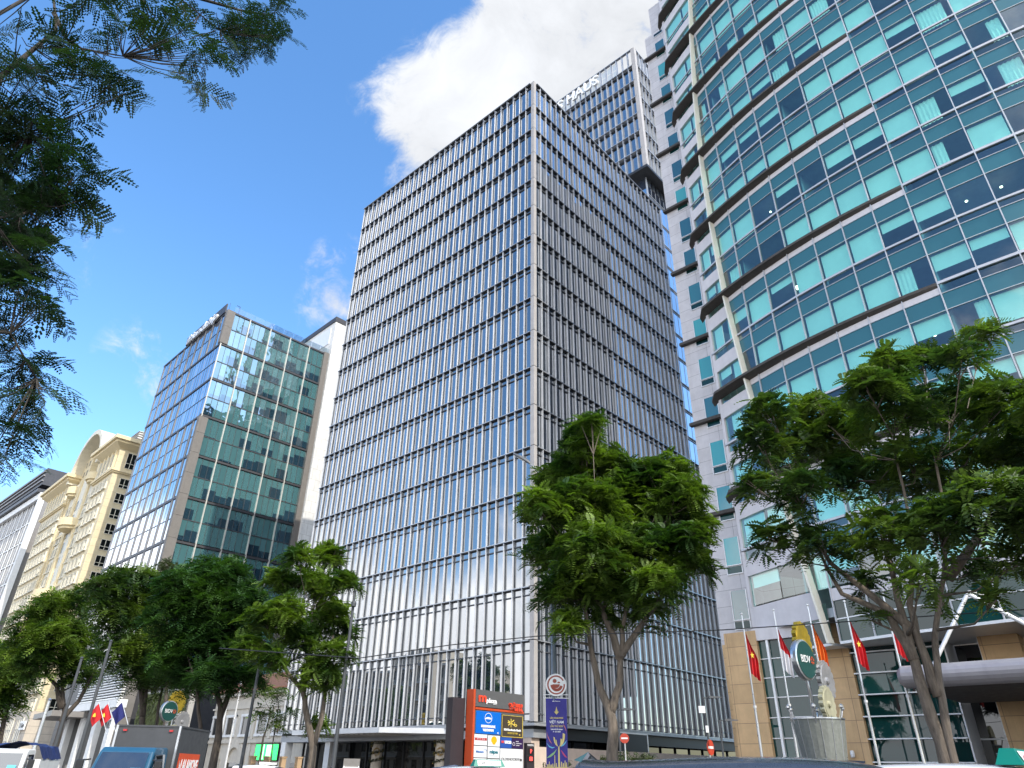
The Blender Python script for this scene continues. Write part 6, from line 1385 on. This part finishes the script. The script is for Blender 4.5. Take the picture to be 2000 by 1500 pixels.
def car(label, cat, paint, L, Wd, Ht, suv=False, name='parked_car', group=None, rails=False):
    """length along x (front +x), standing on z=0; lofted cross-sections"""
    t = thing(name, label, cat, (0, 0, 0), group); hw = Wd/2
    # x, sill z, belt z, roof z, belt half width, roof half width
    S = [(-.5, .45, .62, .66, .86, .80), (-.485, .30, .80, .86, .95, .86), (-.46, .28, .93, 1.0, .98, .84), (-.40, .26, .56, .93, .99, .78), (-.2, .24, .56, 1.0, 1.0, .80), (.05, .24, .555, 1.0, 1.0, .80), (.18, .24, .55, .93, 1.0, .78), (.31, .25, .545, .57, .99, .90), (.42, .27, .50, .515, .96, .84), (.485, .32, .42, .43, .88, .76), (.5, .40, .36, .37, .80, .70)]
    if suv: S[3] = (-.45, .26, .56, .95, .99, .80)
    secs = []
    for x, sl, be, ro, bw_, rw in S:
        bz = be*Ht if be < .7 else be*Ht*.62; rz = ro*Ht
        if be >= .7: bz = .58*Ht*min(1, be)
        secs.append([(x*L, -hw*bw_*.94, sl), (x*L, -hw*bw_, sl+.2), (x*L, -hw*bw_*.985, bz), (x*L, -hw*rw, max(rz-.07, bz)), (x*L, -hw*rw*.80, rz), (x*L, 0, rz+.025), (x*L, hw*rw*.80, rz), (x*L, hw*rw, max(rz-.07, bz)), (x*L, hw*bw_*.985, bz), (x*L, hw*bw_, sl+.2), (x*L, hw*bw_*.94, sl)])
    b = MB(); n = len(secs[0])
    for sct in secs: b.v += sct
    for i in range(len(secs)-1):
        for j in range(n):
            a = i*n+j; c = i*n+(j+1) % n; b.f.append((a, c, c+n, a+n)); b.mi.append(0)
    b.f.append(tuple(range(n))); b.f.append(tuple((len(secs)-1)*n+j for j in range(n-1, -1, -1))); b.mi += [0, 0]
    o = b.build('body', paint, t, smooth=True); md = o.modifiers.new('round', 'SUBSURF'); md.levels = md.render_levels = 2
    def lerp(i, j0, j1, s): return Vector(secs[i][j0]).lerp(Vector(secs[i][j1]), s)
    for s, (jb, jr) in ((-1, (2, 3)), (1, (8, 7))):     # side windows
        for i0, i1, e0, e1 in ((3, 4, .12, .04), (4, 5, .04, .04), (5, 6, .04, .1)):
            q = [lerp(i0, jb, jr, .12).lerp(lerp(i1, jb, jr, .12), e0), lerp(i0, jb, jr, .12).lerp(lerp(i1, jb, jr, .12), 1-e1), lerp(i0, jb, jr, .86).lerp(lerp(i1, jb, jr, .86), 1-e1), lerp(i0, jb, jr, .86).lerp(lerp(i1, jb, jr, .86), e0)]
            w = MB(); off = Vector((0, s*.012, 0)); w.poly([p+off for p in q]); w.build('side_window', 'car_glass', t)
    for i0, i1, nm, e in ((6, 7, 'windshield', .05), (3, 2, 'rear_window', .10)):
        a0, a1, c0, c1 = Vector(secs[i0][4]), Vector(secs[i0][6]), Vector(secs[i1][3]), Vector(secs[i1][7]); m0, m1 = Vector(secs[i0][5]), Vector(secs[i1][5])
        off = Vector((.02 if i0 == 6 else -.02, 0, .02)); w = MB(); A0, A1, AM = a0.lerp(c0, e), a1.lerp(c1, e), m0.lerp(m1, e); C0, C1, CM = a0.lerp(c0, .92), a1.lerp(c1, .92), m0.lerp(m1, .92)
        w.poly([A0+off, AM+off, CM+off, C0+off]); w.poly([AM+off, A1+off, C1+off, CM+off]); w.build(nm, 'car_glass', t)
    for s in (-1, 1):
        for x in (-.30*L, .31*L): wheel(t, x, s*(hw-.10), .33 if not suv else .37, .22, s)
        f = WF; MB().box(f, L*.455, L*.487, s*hw*.55-.16, s*hw*.55+.16, .60 if not suv else .78, .74 if not suv else .92).build('headlight', 'headlight', t); MB().box(f, -L*.497, -L*.475, s*hw*.70-.10, s*hw*.70+.10, .8, 1.05).build('tail_light', 'tail_red', t)
        MB().hexa([(L*.205, s*(hw+.02), Ht*.57), (L*.235, s*(hw+.02), Ht*.57), (L*.235, s*(hw+.2), Ht*.57), (L*.205, s*(hw+.2), Ht*.57), (L*.20, s*(hw+.0), Ht*.64), (L*.23, s*(hw+.0), Ht*.64), (L*.23, s*(hw+.2), Ht*.65), (L*.20, s*(hw+.2), Ht*.65)]).build('mirror', paint, t)
        MB().box(WF, -.02*L, .02*L, s*(hw-.01)-.01, s*(hw-.01)+.02, Ht*.50, Ht*.515).build('door_handle', paint, t)
        if rails: MB().tube([(-.36*L, s*hw*.70, Ht*.97), (-.34*L, s*hw*.70, Ht*1.02), (.08*L, s*hw*.70, Ht*1.02), (.11*L, s*hw*.70, Ht*.985)], .02, 6).build('roof_rail', 'black', t)
    MB().box(WF, L*.47, L*.492, -hw*.45, hw*.45, .42, .56).build('grille', 'black', t); MB().box(WF, L*.488, L*.50, -.26, .26, .34, .45).build('number_plate', 'white', t)
    return t
def taxi_sign(t, x, z, s, w=.62, white=True):
    b = MB(); b.hexa([(x-.14, -w/2, z), (x+.14, -w/2, z), (x+.14, w/2, z), (x-.14, w/2, z), (x-.07, -w*.42, z+.17), (x+.07, -w*.42, z+.17), (x+.07, w*.42, z+.17), (x-.07, w*.42, z+.17)])
    o = b.build('roof_sign', 'taxi_green', t)
    for sg in (1, -1):
        f = F((x+sg*.112, 0), (0, 1) if sg > 0 else (0, -1), (1, 0) if sg > 0 else (-1, 0))
        b = MB(); q = [(-.2, .03, .025), (.2, .03, .025), (.2, -.02, .145), (-.2, -.02, .145)]; b.poly([f.p(u*w/.62*1.15, n, z+h) for u, n, h in q]); b.build('sign_face', 'white', o)
        text(s, .085, 'sign_dark', f, .02, z+.09, .022, o, 'lettering', .004, width=.34*w/.62); text('e', .10, 'tail_red', f, -.20*w/.62, z+.09, .022, o, 'lettering', .004)
tx = car('white taxi with a green roof sign, under the tall tenant sign', 'taxi', 'car_white', 4.6, 1.82, 1.74, True, 'taxi', 'white taxis with green roof signs'); taxi_sign(tx, .3, 1.735, '38.27.27.27', .95)
place(tx, (15.9, 15.35, 0), math.radians(-112))
ty = car('white taxi before the tan entrance pier with a green and white roof sign', 'taxi', 'car_white', 4.6, 1.82, 1.80, True, 'taxi', 'white taxis with green roof signs'); taxi_sign(ty, .3, 1.795, '38.27.27.27', .9)
place(ty, (10.9, 2.05, 0), math.radians(-90))
sv = car('dark navy car whose roof fills the bottom edge under the teal tower', 'car', 'car_navy', 4.85, 1.92, 1.80, True, 'parked_car'); place(sv, (7.75, 2.95, 0), math.radians(-64))
wc = car('distant white car with roof boxes by the tan bollards', 'car', 'car_white', 4.5, 1.8, 1.72, True, 'parked_car')
b = MB(); b.box(WF, -.4, -.05, -.4, .4, 1.74, 1.9); b.box(WF, .1, .45, -.4, .4, 1.74, 1.88); b.build('roof_box', 'white_paint', wc); place(wc, (27.8, 46.6, 0), math.radians(-60))
def truck(label, paint, boxm, tarp=False):
    """front +x, cab over engine"""
    t = thing('delivery_truck', label, 'truck', (0, 0, 0)); 
    cab = [(0.0, .45), (1.55, .45), (1.62, .75), (1.60, 1.15), (1.18, 1.95), (1.02, 2.06), (.05, 2.08), (0, 2.0)]
    b = MB(); hw = .80
    L_ = [(x, -hw*(.90 if z > 1.5 else 1), z) for x, z in cab]; R_ = [(x, hw*(.90 if z > 1.5 else 1), z) for x, z in cab]
    n = len(cab); b.v += L_+R_; b.f += [tuple(range(n)), tuple(range(2*n-1, n-1, -1))]; b.mi += [0, 0]
    for j in range(n): b.f.append((j, n+j, n+(j+1) % n, (j+1) % n)); b.mi.append(0)
    o = b.build('cab', paint, t); md = o.modifiers.new('edges', 'BEVEL'); md.width = .07; md.segments = 3
    b = MB(); b.poly([(1.60, -.68, 1.20), (1.60, .68, 1.20), (1.215, .62, 1.93), (1.215, -.62, 1.93)]); ws = b.build('windshield', 'car_glass', t)
    for v in ws.data.vertices: v.co.x += .025
    MB().poly([(1.55, -.62, 1.28), (1.55, -.40, 1.28), (1.40, -.40, 1.56), (1.40, -.62, 1.56)]) ; b = MB(); b.poly([(1.60, .30, 1.26), (1.60, .60, 1.26), (1.45, .58, 1.55), (1.45, .30, 1.55)]); st = b.build('windshield_sticker', 'sw_cyan', t)
    for v in st.data.vertices: v.co.x += .035
    for s in (-1, 1):
        b = MB(); b.poly([(.28, s*.805, 1.2), (1.38, s*.815, 1.2), (1.08, s*.735, 1.88), (.28, s*.735, 1.9)]); o = b.build('side_window', 'car_glass', t)
        for v in o.data.vertices: v.co.y += s*.02
        MB().tube([(1.38, s*.82, 1.75), (1.52, s*1.0, 1.72)], .02, 6).build('mirror_arm', 'black', t); b = MB(); b.box(WF, 1.48, 1.56, s*1.02-.10, s*1.02+.10, 1.36, 1.74); o = b.build('mirror', 'black', t); md = o.modifiers.new('round', 'BEVEL'); md.width = .03; md.segments = 3
        MB().box(WF, 1.585, 1.64, s*.6-.14, s*.6+.14, .68, .88).build('headlight', 'headlight', t)
        for x in (.75, -2.3): wheel(t, x, s*.72, .34, .22, s)
    MB().box(WF, 1.5, 1.68, -.82, .82, .38, .58).build('bumper', 'black', t); MB().box(WF, -3.25, 1.4, -.4, .4, .42, .56).build('chassis', 'black', t)
    if not tarp:
        b = MB(); b.box(WF, -3.25, -.08, -.90, .90, .75, 2.62); o = b.build('cargo_box', boxm, t)
        b = MB()
        for s in (-1, 1): b.box(WF, -.12, -.055, s*.90-.03, s*.90+.03, .72, 2.66)
        b.each('corner_trim', 'steel', o)
        b = MB(); b.box(WF, -3.27, -.06, -.92, .92, 2.62, 2.67); b.build('roof_edge', boxm, o)
        b = MB(); [b.box(WF, -.08, -.03, s*.66-.05, s*.66+.05, 2.50, 2.55) for s in (-1, 1)]; b.each('marker_light', 'tail_red', o)
        for s in (1, -1):
            f = F((-1.55, s*.905), (-1, 0) if s > 0 else (1, 0), (0, s)); MB().box(f, -1.05, 1.05, 0, .012, .95, 1.95).build('advert_panel', 'cargo_orange', t)
            text('LALAMOVE', .42, 'white', f, .10, 1.62, .018, t, 'lettering', .006, width=1.72, bold=.012); text('0987 123 456', .22, 'white', f, .10, 1.22, .018, t, 'lettering', .006, width=1.3)
            b = MB(); b.poly([f.p(-.98, .018, 1.78), f.p(-.86, .018, 1.62), f.p(-.80, .018, 1.75), f.p(-.82, .018, 1.4), f.p(-.93, .018, 1.2), f.p(-.88, .018, 1.5)]); b.build('bird_mark', 'white', t)
    else:
        b = MB(); nx, ny = 10, 8; g = []
        for i in range(nx+1):
            g.append([Vector((-3.2+3.1*i/nx, -.95+1.9*j/ny, 2.12+.18*math.sin(PI*j/ny)+random.uniform(-.05, .05)-(.35 if j in (0, ny) else 0))) for j in range(ny+1)])
        for i in range(nx):
            for j in range(ny): b.poly([g[i][j], g[i+1][j], g[i+1][j+1], g[i][j+1]])
        b.build('tarpaulin', 'tarp_blue', t); b = MB(); b.box(WF, -3.2, -.1, -.93, .93, .75, 1.75); b.build('cargo_bed', paint, t)
    return t
tk = truck('blue cabbed grey box truck with an orange LALAMOVE panel', 'cab_blue', 'box_grey'); place(tk, (9.75, 23.3, 0), math.radians(228))
t2 = truck('white cabbed truck with a blue tarpaulin over its load', 'white_paint', 'box_grey', True); place(t2, (9.3, 33.5, 0), math.radians(240))
